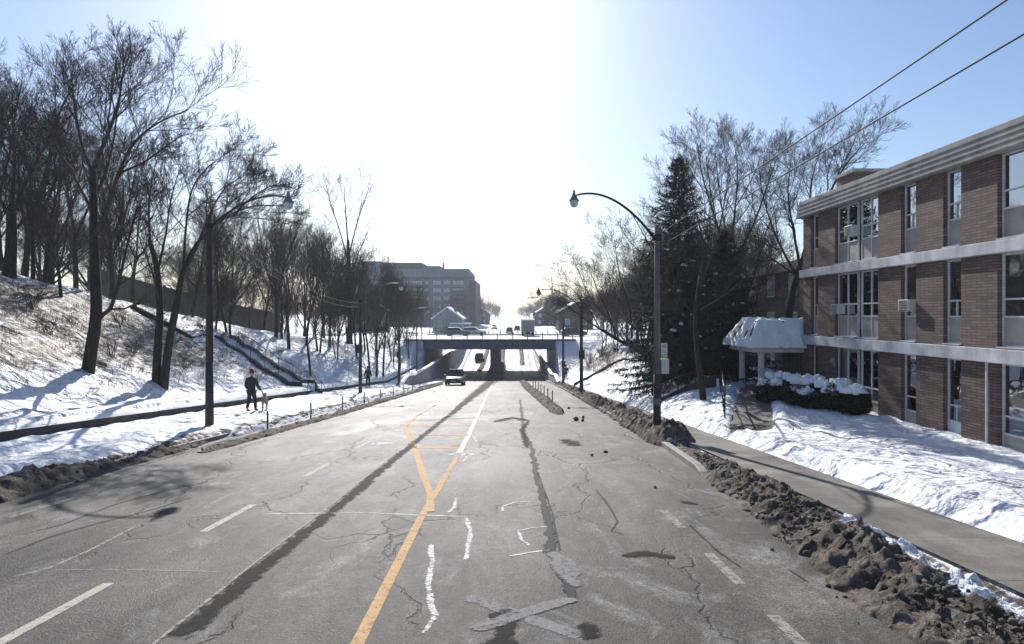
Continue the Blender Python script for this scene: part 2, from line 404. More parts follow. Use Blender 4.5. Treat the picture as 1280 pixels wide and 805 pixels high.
# ------------------------------------------------------------------ lie of the land
SL = [(-300, -.077), (80, -.077), (112, 0.), (132, .08), (168, .08), (192, 0.), (5000, 0.)]
_R = {}
def _prof():
    z = .077 * 40; out = []; y = -40.
    while y <= 260:
        out.append(z); z += table(SL, y + .25) * .5; y += .5
    return out
_P = _prof()
def R(y):
    if y < -40: return .077 * -y
    k = (y + 40) * 2
    i = int(k)
    if i >= len(_P) - 1: return _P[-1]
    return lerp(_P[i], _P[i + 1], k - i)
def WL(y):
    r = R(y) + .13
    return lerp(r, max(r, -5.25), sst(52, 66, y)) if y < 100 else max(r, -5.25)
def WR(y):
    r = R(y) + .12
    return max(r, -6.0)
EL = [(-60, -9.4), (11, -8.9), (60, -8.8), (80, -8.4), (92, -8.4), (130, -9.2), (190, -8.6), (400, -8.6)]
ER = [(-60, 3.), (0, 3.2), (5.3, 3.42), (17.5, 4.16), (37, 4.4), (60, 4.6), (80, 4.45), (130, 4.5), (190, 5.2), (400, 5.2)]
def edL(y): return table(EL, y)
def edR(y): return table(ER, y)
PLT = [(-20, 6.5), (20, 5.6), (36, 4.5), (45, 2.9), (60, 1.05), (75, -.4), (90, -1.4), (190, -1.7), (260, -2.7)]
WALKR0, WALKR1 = 4.85, 6.2
def smin(a, b, k=.6):
    h = clamp(.5 + .5 * (b - a) / k); return lerp(b, a, h) - k * h * (1 - h)
def cut_r(y): return table([(-60, 4.6), (37, 4.65), (60, 4.9), (80, 4.75), (400, 5.4)], y)
def land(x, y, detail=True):
    """height, dirt, brush"""
    r = R(y); eL, eR = edL(y), edR(y)
    far = sst(185, 230, y)
    if eL <= x <= eR:
        e = min(x - eL, eR - x)
        return r - .14 * sst(0, .12, e) - .05, 1., 0.
    dirt = 0.; brush = 0.
    if x < eL:                                    # ---- left side
        w = WL(y); s = -x
        wallx = -13.7
        if -10.7 < x and y > 60 and y < 152: 
            z = r + .03; dirt = .42
        elif x > wallx:
            z = w
            k = sst(0., .5, -8.6 + (0 if y > 17 else -.5) - x)
            b = fbm(x * 1.3, y * 1.1, 4) * .09 + .12 * math.exp(-((x + 9.9) / .55) ** 2) + .10 * math.exp(-((x + 13.0) / .6) ** 2)
            if detail: z += k * (b + .06)
            dirt = max(.62 * (1 - sst(.1, 1.0, eL - x)), .36 * math.exp(-((x + 11.3) / .55) ** 2))
        else:
            rise = max(0., s - 15.0) 
            z = w + .62 + .05 * (s + wallx) + rise * .5
            pl = table(PLT, y)
            z = smin(z, pl + .02 * max(0, s - 26), 1.2)
            if 76 < y < 118.5:
                dk = -1.5 - max(0., 92 - y) * .55
                if y > 92: dk = -1.5
                if x < -13.4: z = max(z, dk)
            if detail and s > 14.4: z += fbm(x * .55, y * .55, 5) * .22 + fbm(x * 1.9, y * 1.9, 3, 5.) * .06
            brush = .62 * sst(15.6, 18.5, s) * (1 - sst(24.5, 27.5, s)) * (1 - sst(36, 50, y)) + .16 * sst(15, 18, s) * (1 - sst(80, 90, y)) * (1 - sst(25, 28, s))
        if 92 <= y <= 118 and x <= -13.0: z = max(z, -1.5)
    else:                                         # ---- right side
        w = WR(y)
        if x < WALKR0:
            z = w - .07 if y < 62 else r + .03
            dirt = .9 if y < 62 else .5
        elif x < WALKR1:
            z = w - .03; dirt = .35
        else:
            s = x - WALKR1
            if w < -1.3: z = smin(w + .03 + .62 * max(0, s - .25), -1.26, .5)
            else: z = lerp(w + .05, -1.26, sst(.2, 5.5, s))
            # cleared path to the entrance
            if 19 < y < 31:
                px_ = lerp(7.25, 10.9, (y - 20.3) / 9.4); d = abs(x - px_ - .35)
                k = 1 - sst(.62, .8, d)
                edge = math.exp(-((d - 1.05) / .3) ** 2) * .14
                if detail: z += edge * (1 - k) - .05 * k
            else: k = 0.
            if detail:
                amp = sst(.0, .35, s)
                z += amp * (.11 + fbm(x * 1.1, y * 1.1, 5) * .085 + .16 * math.exp(-((s - .5) / .45) ** 2) * (.55 + fbm(x * 2.6, y * 2.6, 3, 9.) * .9))
                z -= k * .05
            dirt = max(.55 * (1 - sst(-.05, .3, s)), .75 * k)
            brush = .66 * sst(50, 60, y) * (1 - sst(80, 86, y)) * sst(7.6, 8.8, x) * (1 - sst(11.6, 13, x))
            if 80 < y < 92: z = max(z, min(-1.5, -1.5 - (92 - y) * .55))
            if 92 <= y <= 118.5: z = -1.5
        if 92 <= y <= 118 and x >= 6.9: z = max(z, -1.5)
    if y > 118:
        pass
    fl = r - .03 + .25 * sst(0, 3, abs(x + 2) - 9)
    z = lerp(z, fl, far)
    if far > .5: dirt = .2
    if y < -2: dirt *= 1
    return z, dirt, brush
def T(x, y): return land(x, y)[0]

def grow_axis(vals):                              # [(start, end, step), ...]
    out = []
    for a, b, s in vals:
        n = max(1, round((b - a) / s)); out += [a + (b - a) * i / n for i in range(n)]
    out.append(vals[-1][1]); return out

def attr(me, name, vals):
    a = me.attributes.new(name, 'FLOAT', 'POINT'); a.data.foreach_set('value', vals)

def build_ground():
    xs = grow_axis([(-2500, -400, 350), (-400, -80, 32), (-80, -32, 3), (-32, -15, .42), (-15, -7.6, .2), (-7.6, 2.8, 1.3), (2.8, 12.6, .16), (12.6, 16, .5), (16, 40, 3), (40, 100, 12), (100, 500, 80), (500, 2500, 400)])
    ys = grow_axis([(-60, 0, 4), (0, 4, .8), (4, 32, .17), (32, 62, .34), (62, 91.4, .7), (91.4, 92, .6), (92, 118, 2.6), (118, 118.6, .6), (118.6, 240, 2.5), (240, 500, 26), (500, 1500, 200), (1500, 4500, 750)])
    nx = len(xs); v = []; dd = []; bb = []
    for y in ys:
        for x in xs:
            z, d, b = land(x, y); v.append((x, y, z)); dd.append(d); bb.append(b)
    f = [(j * nx + i, j * nx + i + 1, (j + 1) * nx + i + 1, (j + 1) * nx + i) for j in range(len(ys) - 1) for i in range(nx - 1)]
    me = bpy.data.meshes.new('ground'); me.from_pydata(v, [], f); me.materials.append(M['ground'])
    me.polygons.foreach_set('use_smooth', [True] * len(f)); attr(me, 'dirt', dd); attr(me, 'brush', bb)
    o = bpy.data.objects.new('ground', me); COL.objects.link(o); tag(o, kind='structure')
    return o
build_ground()

def strip(ys, fa, fb, fz, n=1, crown=0.):
    mb = MB(); v = []
    for y in ys:
        a, b = fa(y), fb(y)
        for i in range(n + 1):
            t = i / n; v.append((lerp(a, b, t), y, fz(y) ))
    m = n + 1
    f = [(j * m + i, j * m + i + 1, (j + 1) * m + i + 1, (j + 1) * m + i) for j in range(len(ys) - 1) for i in range(n)]
    mb.add(v, f, 0, True); return mb
RY = grow_axis([(-60, 0, 5), (0, 78, 2), (78, 200, 1.), (200, 300, 10), (300, 1500, 100)])
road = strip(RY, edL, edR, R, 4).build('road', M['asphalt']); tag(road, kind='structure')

# ---- markings and mends: children of the road, each a sheet 4 mm up
LIFT = .004
def ribbon(pts, w, name, mat, lift=LIFT, step=1.0, jit=0., seed=0, taper=False):
    """flat ribbon on the road along plan points"""
    pts = [Vector((p[0], p[1], 0)) for p in pts]
    out = []
    for a, b in zip(pts, pts[1:]):
        L = (b - a).length; n = max(1, int(L / step))
        out += [a.lerp(b, i / n) for i in range(n)]
    out.append(pts[-1]); mb = MB(); v = []
    ee = []
    for i, p in enumerate(out):
        t = out[min(i + 1, len(out) - 1)] - out[max(i - 1, 0)]
        nn = Vector((-t.y, t.x, 0)).normalized()
        ww = w if not hasattr(w, '__len__') else lerp(w[0], w[1], i / max(1, len(out) - 1))
        k = 1 + jit * nz(p.x * 3 + seed, p.y * 3, 1.); k2 = 1 + jit * nz(p.x * 3 + seed, p.y * 3, 7.)
        if jit: k *= 1.25; k2 *= 1.25
        if taper: e = math.sin(PI * (i + .4) / (len(out) - .2)) ** .5; k *= e; k2 *= e
        end = 0. if (jit and i in (0, len(out) - 1)) else 1.
        sd = .6 if not jit else 0.
        for q, ev in ((p + nn * ww / 2 * k, sd), (p, end), (p - nn * ww / 2 * k2, sd)): v.append((q.x, q.y, R(q.y) + lift)); ee.append(ev)
    mb.add(v, [(3 * i + c, 3 * i + c + 1, 3 * i + c + 4, 3 * i + c + 3) for i in range(len(out) - 1) for c in (0, 1)])
    o = mb.build(name, mat, road); attr(o.data, 'e', ee); return o
def rp(*px): return [onroad(a, b) for a, b in px]
# left lane dashes (x = -4.2) and the faint outer ones (x = -7.5)
for y0 in (5.0, 9.0 - .25, 13.0, 17.3, 22.5, 28, 34, 40, 46, 52):
    ribbon([(-4.22, y0), (-4.22, y0 + 1.7)], .12, 'lane_dash', M['white_paint'])
for y0 in (9.6, 13.6, 18):
    ribbon([(-7.5, y0), (-7.5, y0 + 1.5)], .11, 'faded_lane_dash', M['faint_paint'])
for y0 in (5.1, 7.0, 9.3):
    ribbon([(2.38, y0 - .35), (2.38, y0 + .75)], .12, 'lane_dash', M['faint_paint'])
# yellow lines and the painted gore
ribbon([(-1.22, 3.), (-1.27, 5.3), (-1.36, 9.5)] + [tuple(p)[:2] for p in rp((572, 570))], .115, 'yellow_line', M['yellow_paint'])
ribbon(rp((572, 570), (585, 545), (606, 500)) + [Vector((-2.2, 70, 0)), Vector((-2.2, 84, 0))], .15, 'white_line', M['bright_paint'])
ribbon(rp((538, 640), (538, 618), (530, 598)), .13, 'gore_edge_line', M['yellow_paint'], lift=.008)
ribbon(rp((530, 598), (521, 568), (510, 540), (507, 532)), .15, 'gore_edge_line', M['yellow_paint'])
ribbon(rp((507, 532), (522, 520), (545, 506)), .13, 'gore_edge_line', M['yellow_paint'])
for (a, b) in (((513, 543), (585, 544)), ((516, 559), (574, 560)), ((508, 533), (590, 531))):
    ribbon(rp(a, b), .42, 'hatch_line', M['yellow_paint'])
ribbon(rp((532, 590), (566, 589)), .26, 'hatch_line', M['chalk'], jit=.8)
ribbon(rp((540, 543), (582, 544)), .5, 'salt_streak', M['chalk'], lift=.012, jit=.9)
ribbon(rp((462, 556), (490, 553)), .4, 'salt_streak', M['chalk'], jit=.9, step=.2)
ribbon(rp((555, 519), (590, 518)), .9, 'salt_streak', M['chalk'], jit=.9, step=.2)
ribbon(rp((560, 569), (596, 567)), .5, 'salt_streak', M['chalk'], jit=.9, step=.2)
ribbon(rp((520, 526), (596, 522)), .5, 'salt_streak', M['faint_paint'], jit=.9, step=.2)
# dark cold seam
ribbon(rp((220, 800), (330, 707), (418, 637), (500, 568), (560, 520)) , .22, 'dark_seam', M['tar'], jit=.35, step=.2)
ribbon([(-2.66 - .19, 3)] + [tuple(p + Vector((-.14, 0, 0)))[:2] for p in rp((220, 800), (330, 707), (418, 637), (500, 568))], .035, 'seam_edge', M['faint_paint'], lift=.008, jit=.6, step=.2)
ribbon([(-2.75, 27), (-2.8, 40), (-2.75, 60), (-2.6, 86)], (.22, 1.7), 'grimy_median_strip', M['tar'], jit=.35, step=.8)
# salt line across and curved line in the left lanes
ribbon(rp((330, 643), (450, 641), (520, 644), (582, 646)), .045, 'salt_line', M['chalk'], jit=.9, step=.15)
ribbon(rp((6, 724), (60, 711), (110, 689), (170, 658), (230, 650)), .05, 'curved_crack', M['faint_paint'], jit=.6, step=.2)
ribbon(rp((60, 713), (140, 712), (280, 715)), .03, 'thin_crack', M['faint_paint'], jit=.8, step=.2)
for pts in ([(30, 668), (80, 655), (140, 632), (210, 612), (260, 602)], [(5, 694), (60, 672), (120, 655), (180, 640), (240, 622)]):
    ribbon(rp(*pts), .035, 'thin_crack', M['crack'], jit=.9, step=.2)
# white wriggling crack fills near the camera
for pts, w in (([(538, 680), (540, 705), (535, 728), (538, 752), (545, 770), (530, 792)], .075), ([(582, 647), (588, 662), (586, 680), (583, 700)], .075),
               ([(570, 622), (568, 634), (561, 641)], .07), ([(584, 566), (582, 574), (578, 578)], .09), ([(592, 545), (595, 552)], .09),
               ([(628, 640), (628, 633), (642, 628), (665, 627)], .05), ([(662, 682), (652, 675), (648, 664), (664, 660), (690, 658)], .05), ([(634, 696), (660, 691), (690, 687)], .055)):
    ribbon(rp(*pts), w * .78, 'white_crack_fill', M['chalk'], jit=.7, step=.06, seed=w * 90)
for pts in ([(580, 745), (640, 766), (730, 797)], [(590, 790), (650, 768), (718, 748)]):
    ribbon(rp(*pts), .17, 'grey_cross_bar', M['grey_patch'], jit=.15, step=.1, lift=.004 if pts[0][1] < 760 else .008)
# rough worn joint in the right lane
ribbon(rp((718, 755), (705, 720), (688, 692), (690, 678), (682, 640), (672, 600), (664, 560), (655, 540), (650, 500)), .11, 'worn_joint', M['crack'], jit=1., step=.08)
ribbon(rp((722, 735), (708, 712), (690, 690)), .26, 'broken_patch', M['grey_patch'], jit=.8, step=.06, taper=True, lift=.008)
ribbon(rp((742, 800), (732, 785), (722, 780)), .2, 'broken_patch', M['tar'], jit=.9, step=.05, lift=.008)
ribbon(rp((617, 528), (640, 522), (662, 527)), .5, 'broken_patch', M['tar'], jit=1.2, step=.06, taper=True)
ribbon(rp((660, 527), (652, 538), (660, 560)), .16, 'broken_patch', M['tar'], jit=1., step=.1)
ribbon(rp((634, 529), (652, 529)), .2, 'salt_streak', M['chalk'], lift=.008, jit=.8, step=.1)
ribbon(rp((776, 696), (812, 692), (846, 699)), .22, 'tar_patch', M['tar'], jit=.9, step=.05, taper=True)
ribbon(rp((848, 627), (875, 631)), .2, 'damp_patch', M['tar'], jit=.5, step=.1, taper=True)
ribbon(rp((704, 549), (722, 558)), .5, 'damp_patch', M['tar'], jit=.9, step=.1, taper=True)
for pts in ([(745, 612), (762, 634), (772, 652), (764, 664), (780, 668)], [(860, 655), (898, 690), (930, 712)], [(985, 712), (1010, 728)], [(672, 590), (690, 640), (700, 690)]):
    ribbon(rp(*pts), .03, 'thin_crack', M['crack'], jit=.9, step=.1)
ribbon([(-.05, 6.0), (-.1, 4.6)], .3, 'tar_patch', M['tar'], jit=.9, step=.05, taper=True)

# ---- kerbs and pavements
def kerb(f, sgn, y0, y1, name):
    mb = MB(); v = []; ys = grow_axis([(y0, y0 + 2, .3), (y0 + 2, y1, 1.5)])
    for y in ys:
        x = f(y); r = R(y)
        hk = sst(12.4, 14.0, y) if sgn > 0 else 1.
        for dx, dz in ((0, -.1), (0, .115), (.03, .13), (.16, .13), (.16, -.1)): v.append((x + sgn * dx, y, r + (dz if dz < 0 else lerp(-.09, dz, hk))))
    fs = [(5 * j + i, 5 * j + i + 1, 5 * j + i + 6, 5 * j + i + 5) for j in range(len(ys) - 1) for i in range(4)]
    mb.add(v, fs); return tag(recalc(mb.build(name, M['kerb'])), kind='structure')
kerb(lambda y: edR(y) + .004, 1, 12.6, 200, 'kerb'); kerb(lambda y: edL(y) - .004, -1, -6, 200, 'kerb')
sw = strip(grow_axis([(-8, 91, 1.5)]), lambda y: WALKR0 - .02, lambda y: WALKR1 - .02 + .06 * nz(0, y * .8), lambda y: WR(y) + .008, 3).build('sidewalk', M['sidewalk'])
tag(sw, kind='structure')
pathm = MB(); v = []
for i in range(26):
    t = i / 25; y = lerp(19.6, 31., t); x = lerp(7.25, 10.9, (y - 20.3) / 9.4) + .35
    x0 = x - .66 - .05 * nz(1, y); x1 = x + .66 + .06 * nz(5, y)
    if i == 0: x0, x1 = 6.3, 7.8
    for k in range(5):
        xx = lerp(x0, x1, k / 4); v.append((xx, y, lerp(WR(y) + .012, max(T(lerp(x0, x1, .5), y) + .07, T(xx, y) + .03), sst(0, .12, t))))
pathm.add(v, [(5 * j + i, 5 * j + i + 1, 5 * j + i + 6, 5 * j + i + 5) for j in range(25) for i in range(4)], 0, True)
tag(pathm.build('footpath', M['sidewalk']), kind='structure')
M['red_dull'] = mottled('faded_red_paint', (.06, .03, .026), (.20, .05, .045), 7, .8)
M['poster'] = mottled('torn_poster_paper', (.10, .095, .088), (.24, .21, .19), 9, .9)
# ------------------------------------------------------------------ heaps of ploughed snow
def lump(mb, p, r, seed, mi=0, cl=None, clv=0.):
    """irregular clod: displaced low-poly ball"""
    n0 = len(mb.v); rows, cols = 5, 7
    sx, sy, sz = (.7 + .7 * nz(seed, 1.3) + .3, .9 + .4 * nz(seed, 5.1), .7 + .35 * nz(seed, 9.7)); rz = seed * 2.39
    vs = []
    for i in range(rows + 1):
        th = PI * i / rows
        for j in range(cols):
            a = 2 * PI * j / cols + rz
            d = Vector((math.sin(th) * math.cos(a), math.sin(th) * math.sin(a), math.cos(th)))
            k = r * (1 + .75 * noise.noise(d * 2.4 + Vector((seed, seed * 1.7, 0))))
            vs.append((p[0] + d.x * k * max(.5, sx), p[1] + d.y * k * max(.5, sy), p[2] + d.z * k * sz))
    fs = [(i * cols + j, i * cols + (j + 1) % cols, (i + 1) * cols + (j + 1) % cols, (i + 1) * cols + j) for i in range(rows) for j in range(cols)]
    mb.add(vs, fs, mi, True)
    if cl is not None: cl += [clv] * (len(mb.v) - n0)

def snow_heap(label, fx, fw, fh, y0, y1, dy, m=14, rough=1., clods=0, clean=lambda t, y: 0., clod_r=(.012, .045), group=None, fz=None):
    fz = fz or R
    mb = MB(); ys = grow_axis([(y0, y1, dy)]); v = []; cl = []
    for y in ys:
        w = fw(y); h = fh(y); x = fx(y)
        e = sst(y0, y0 + min(1.2, (y1 - y0) * .2), y) * (1 - sst(y1 - min(1.2, (y1 - y0) * .2), y1, y)); h *= .15 + .85 * e; w *= .5 + .5 * e
        x += .13 * w * nz(y * .9, 3.3) + .08 * w * nz(y * 3.1, 8.)
        for i in range(m + 1):
            t = i / m; s = math.sin(PI * t) ** .75
            hh = h * s * (.75 + .55 * nz(y * .6, 2.2, t)) 
            xx = x + (t - .5) * w
            d = (fbm(xx * 2.3, y * 2.3, 5) * .42 + (abs(fbm(xx * 6.5, y * 6.5, 4, 4.)) - .1) * .38 + fbm(xx * 17, y * 17, 2, 8.) * .14) * rough * min(1., s * 1.6) * (.06 + h * .75)
            if i in (0, m): d = 0; hh = -.05
            yy = y + .08 * nz(xx * 7, y * 7, 3.) * rough
            v.append((xx + .06 * rough * nz(xx * 6, y * 6, 7.), yy, fz(y) + max(hh + d, -.05))); cl.append(clean(t, y))
    k = m + 1
    mb.add(v, [(j * k + i, j * k + i + 1, (j + 1) * k + i + 1, (j + 1) * k + i) for j in range(len(ys) - 1) for i in range(m)], 0, True)
    for c in range(clods):
        y = rnd.uniform(y0, y1); t = rnd.gauss(.5, .21); x = fx(y) + (t - .5) * fw(y)
        r = clod_r[0] + (clod_r[1] - clod_r[0]) * rnd.random() ** 2.5
        base = fz(y) + (fh(y) * math.sin(PI * clamp(t)) ** .75 * .85 if 0 < t < 1 else 0) + r * .35
        lump(mb, (x, y, base), r, rnd.random() * 90, 0, cl, clean(clamp(t), y) * .9)
    o = mb.build('snow_bank', M['grime']); attr(o.data, 'clean', cl)
    return tag(o, label, 'snowbank', group)

snow_heap('big rugged brown snowbank along the right kerb nearest the camera', lambda y: edR(y) + .56, lambda y: table([(2, 1.55), (8, 1.45), (10, 1.25), (12, 1.15), (15.6, .65)], y), lambda y: table([(2, .21), (8, .24), (12, .22), (15.6, .1)], y), 2.2, 15.8, .032, 44, 1.25, 1900,
          lambda t, y: 1.1 * sst(.58, .74, t) * (1 - sst(8.2, 9.6, y)), (.008, .038))
snow_heap('tall dark snowbank heaped against the foot of the near right lamp pole', lambda y: edR(y) + .5, lambda y: table([(17, .9), (18.6, 1.4), (30, 1.15), (73, .9)], y), lambda y: table([(17.3, .2), (18.6, .52), (21, .52), (30, .42), (73, .3)], y), 17.0, 74, .08, 24, 1.25, 600, lambda t, y: .3 * sst(.6, .95, t) * sst(20, 30, y), (.015, .06))
snow_heap('long dark snow windrow between the right lanes and the side strip', lambda y: table([(29, 2.15), (40, 2.0), (60, 1.55), (82, 1.35)], y), lambda y: table([(29, .7), (50, .95), (82, .9)], y), lambda y: .26, 29, 82, .2, 10, 1.2, 260)
snow_heap('gravelly grey snowbank on the left verge nearest the camera', lambda y: edL(y) - .12, lambda y: table([(7, 1.5), (13, 1.0), (19, .6)], y), lambda y: table([(7, .34), (13, .22), (19, .1)], y), 7, 19, .07, 18, 1.2, 420, lambda t, y: .55 * sst(.55, .1, t))
snow_heap('low dirty windrow beside the marker posts left of the road', lambda y: table([(15, -8.05), (30, -7.85), (73, -7.85)], y), lambda y: .62, lambda y: table([(17, .1), (30, .16), (70, .2)], y), 16.5, 72, .16, 9, 1.1, 260)
snow_heap('dirty snow edge between marker posts and the trodden left pavement', lambda y: edL(y) - .1, lambda y: .6, lambda y: .16, 19.5, 60, .2, 9, 1.1, 150, lambda t, y: .6)
for lab, a, b, x0, x1 in (('dark windrow left of the car beyond the bridge', 108, 168, -5.6, -5.4), ('dark windrow right of centre beyond the bridge', 120, 166, 2.0, 2.2),
                          ('dark heaped centre strip beyond the bridge pier', 120, 172, -2.0, -1.8)):
    snow_heap(lab, lambda y: lerp(x0, x1, (y - a) / (b - a)), lambda y: .95, lambda y: .4, a, b, .7, 8, 1., 0)
# loose clods lying on the right lanes
for (px, py, r) in ((711, 511, .10), (720, 526, .13), (728, 527, .10), (729, 523, .09), (763, 509, .09), (819, 610, .035), (740, 570, .045), (757, 566, .05)):
    p = onroad(px, py); mb = MB(); lump(mb, (0, 0, r * .5), r, px * .37)
    o = mb.build('snow_clod', M['grime']); o.location = (p.x, p.y, R(p.y)); tag(o, 'dark clod of frozen slush lying loose on the right side strip', 'snow clod', 'loose clods on the right side strip')

# ------------------------------------------------------------------ walls by the pavements
def wall_run(name, label, fx, fz0, fz1, y0, y1, dy, th, sgn, mats, snow=.16, cat='wall', group=None):
    """wall along y: face at fx, thickness going outwards (sgn)"""
    o = None; ys = grow_axis([(y0, y1, dy)]); mb = MB(); v = []
    for y in ys:
        x = fx(y); a, b = fz0(y), fz1(y)
        for dx, z in ((0, a), (0, b), (th, b), (th, a)): v.append((x + sgn * dx, y, z))
    fs = [(4 * j + i, 4 * j + (i + 1) % 4, 4 * j + 4 + (i + 1) % 4, 4 * j + 4 + i) for j in range(len(ys) - 1) for i in range(4)]
    k = len(v) - 4; fs += [(3, 2, 1, 0), (k, k + 1, k + 2, k + 3)]
    mb.add(v, fs); root = thing(name, label, cat, group=group)
    recalc(mb.build('wall', mats, root))
    if snow:
        mb = MB(); v = []; ys = grow_axis([(y0, y1, min(dy, .3))]); m = 6
        for y in ys:
            x = fx(y); b = fz1(y); hh = snow * (.75 + .6 * nz(y * .7, x))
            for i in range(m + 1):
                t = i / m
                v.append((x + sgn * (lerp(-.05, th + .12, t) + .03 * nz(y * 3, t * 3)), y, b - .05 + (hh + .05) * math.sin(PI * clamp(.12 + .76 * t)) ** .6 * (1 if 0 < i < m else .0)))
        k = m + 1
        mb.add(v, [(j * k + i, j * k + i + 1, (j + 1) * k + i + 1, (j + 1) * k + i) for j in range(len(ys) - 1) for i in range(m)], 0, True)
        mb.build('snow_cap', M['snow'], root)
    return root
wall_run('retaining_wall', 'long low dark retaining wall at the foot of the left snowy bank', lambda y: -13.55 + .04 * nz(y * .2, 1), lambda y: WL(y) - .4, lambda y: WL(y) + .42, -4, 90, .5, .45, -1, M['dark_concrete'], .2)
wall_run('parapet_wall', 'grey concrete parapet between the left lanes and the raised walkway', lambda y: -10.55, lambda y: R(y) - .3, lambda y: max(WL(y) + .15, WL(y) + .95 * sst(60, 66, y) * (1 - sst(150, 160, y))), 60, 160, 1, .32, -1, M['concrete'], .12)
wall_run('parapet_wall', 'dark concrete parapet between the right lanes and the raised walkway', lambda y: cut_r(y) + .02, lambda y: R(y) - .3, lambda y: max(WR(y) + .1, WR(y) + .95 * sst(66, 74, y) * (1 - sst(148, 158, y))), 66, 160, 1, .3, 1, M['concrete'], .12)
# low wall with snow on it running down the right bank
mb = MB()
rw = thing('retaining_wall', 'short dark wall slanting down the right bank before the bridge', 'wall')
a = Vector((8.0, 60, T(8.0, 60))); pts = [(5.9 + .35, 63.5), (7.2, 62.0), (9.6, 60.5), (12.4, 58.5)]
for (p, q) in zip(pts, pts[1:]):
    d = Vector((q[0] - p[0], q[1] - p[1], 0)); n = Vector((-d.y, d.x, 0)).normalized() * .15
    za, zb = T(*p), T(*q); v = []
    for (X, Y), z in ((p, za), (q, zb)):
        for s in (-1, 1):
            for dz in (-.4, .22): v.append((X + n.x * s, Y + n.y * s, z + dz))
    mb.add(v, [(0, 1, 3, 2), (4, 6, 7, 5), (0, 4, 5, 1), (2, 3, 7, 6), (1, 5, 7, 3), (0, 2, 6, 4)])
recalc(mb.build('wall', M['dark_concrete'], rw))

# ------------------------------------------------------------------ stairway down the left bank
st = thing('stairway', 'snowy stairway with dark side walls and pipe handrail down the left bank', 'stairs')
A = Vector((-13.25, 43.0, 0)); B = Vector((-20.8, 46.0, 0)); A.z = WL(43) - .02; B.z = T(B.x, B.y) + .1
dirv = (B - A); Lh = math.hypot(dirv.x, dirv.y); u = Vector((dirv.x, dirv.y, 0)) / Lh; n = Vector((-u.y, u.x, 0))
def sz(t):                                   # follows the bank
    p = A + u * (t * Lh); return max(T(p.x, p.y), lerp(A.z, B.z, t) - .3) if t > .03 else A.z
for s in (-1, 1):
    mb = MB(); v = []; K = 24
    for i in range(K + 1):
        t = i / K; p = A + u * (t * Lh) + n * (s * .7)
        z = sz(t)
        for dn, dz in ((-.12, -.7), (-.12, .40), (.12, .40), (.12, -.7)): v.append((p.x + n.x * dn, p.y + n.y * dn, z + dz))
    fs = [(4 * j + i, 4 * j + (i + 1) % 4, 4 * j + 4 + (i + 1) % 4, 4 * j + 4 + i) for j in range(K) for i in range(4)]
    fs += [(0, 1, 2, 3), (4 * K + 3, 4 * K + 2, 4 * K + 1, 4 * K)]
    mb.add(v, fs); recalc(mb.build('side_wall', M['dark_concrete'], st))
mb = MB(); K = 34
for i in range(K):
    t = (i + .5) / K; p = A + u * (t * Lh); w = Lh / K / 2 + .02
    Mx = Matrix.Translation((p.x, p.y, sz(t))) @ Matrix.Rotation(math.atan2(u.y, u.x), 4, 'Z')
    mb.box(-w, w, -.58, .58, -.4, .16 + .05 * nz(i, 2), 0, Mx)
mb.build('steps', M['snow'], st)
for s in (-1, 1):
    mb = MB(); top = [A + u * (t / 20 * Lh) + n * (s * .7) + Vector((0, 0, 0)) for t in range(21)]
    top = [Vector((p.x, p.y, sz(i / 20) + .95)) for i, p in enumerate(top)][:19]
    mb.tube([top[0] + Vector((.25, -.1, -.35))] + top + [top[-1] + Vector((-.25, .1, -.3))], .024, 6)
    for p in top[::3]: mb.tube([p - Vector((0, 0, .8)), p], .02, 5)
    mb.build('handrail', M['dark_metal'], st)

# ------------------------------------------------------------------ bridge
br = thing('road_bridge', 'blue grey girder bridge with central pier crossing the dipping road', 'bridge', (0, 92, 0))
def bx(name, mat, *bs, parent=None, bevel=.0):
    mb = MB()
    for b in bs: mb.box(*b)
    o = mb.build(name, mat, parent, bevel=bevel); return o
Y0 = 92.
def loc(b): return (b[0], b[1], b[2] - Y0, b[3] - Y0, b[4], b[5])
SOF = -2.76
bx('deck_slab', M['concrete'], loc((-13.3, 7.2, 93.1, 117, SOF + .5, -1.52)), parent=br)
gl = bx('girder', M['steel'], loc((-13.4, 6.9, 92.4, 92.9, SOF, -1.62)), loc((-13.4, 6.9, 92.3, 93.0, SOF, SOF + .07)), parent=br)
bx('girder', M['steel'], loc((-13.4, 6.9, 117.1, 117.6, SOF, -1.62)), parent=br)
for k in range(4): bx('girder', M['steel'], loc((-13.4, 6.9, 96.5 + k * 5, 96.9 + k * 5, SOF + .02, -1.6)), parent=br)
for k in range(17):
    mb = MB(); mb.box(-13 + k * 1.2, -12.97 + k * 1.2, .31, .39, SOF + .07, -1.63); mb.build('stiffener', M['steel'], gl)
bx('fascia_kerb', M['dark_concrete'], loc((-15.6, 9.2, 92.0, 93.1, -1.6, -1.28)), parent=br); bx('fascia_kerb', M['dark_concrete'], loc((-15.6, 9.2, 117, 118.1, -1.6, -1.28)), parent=br)
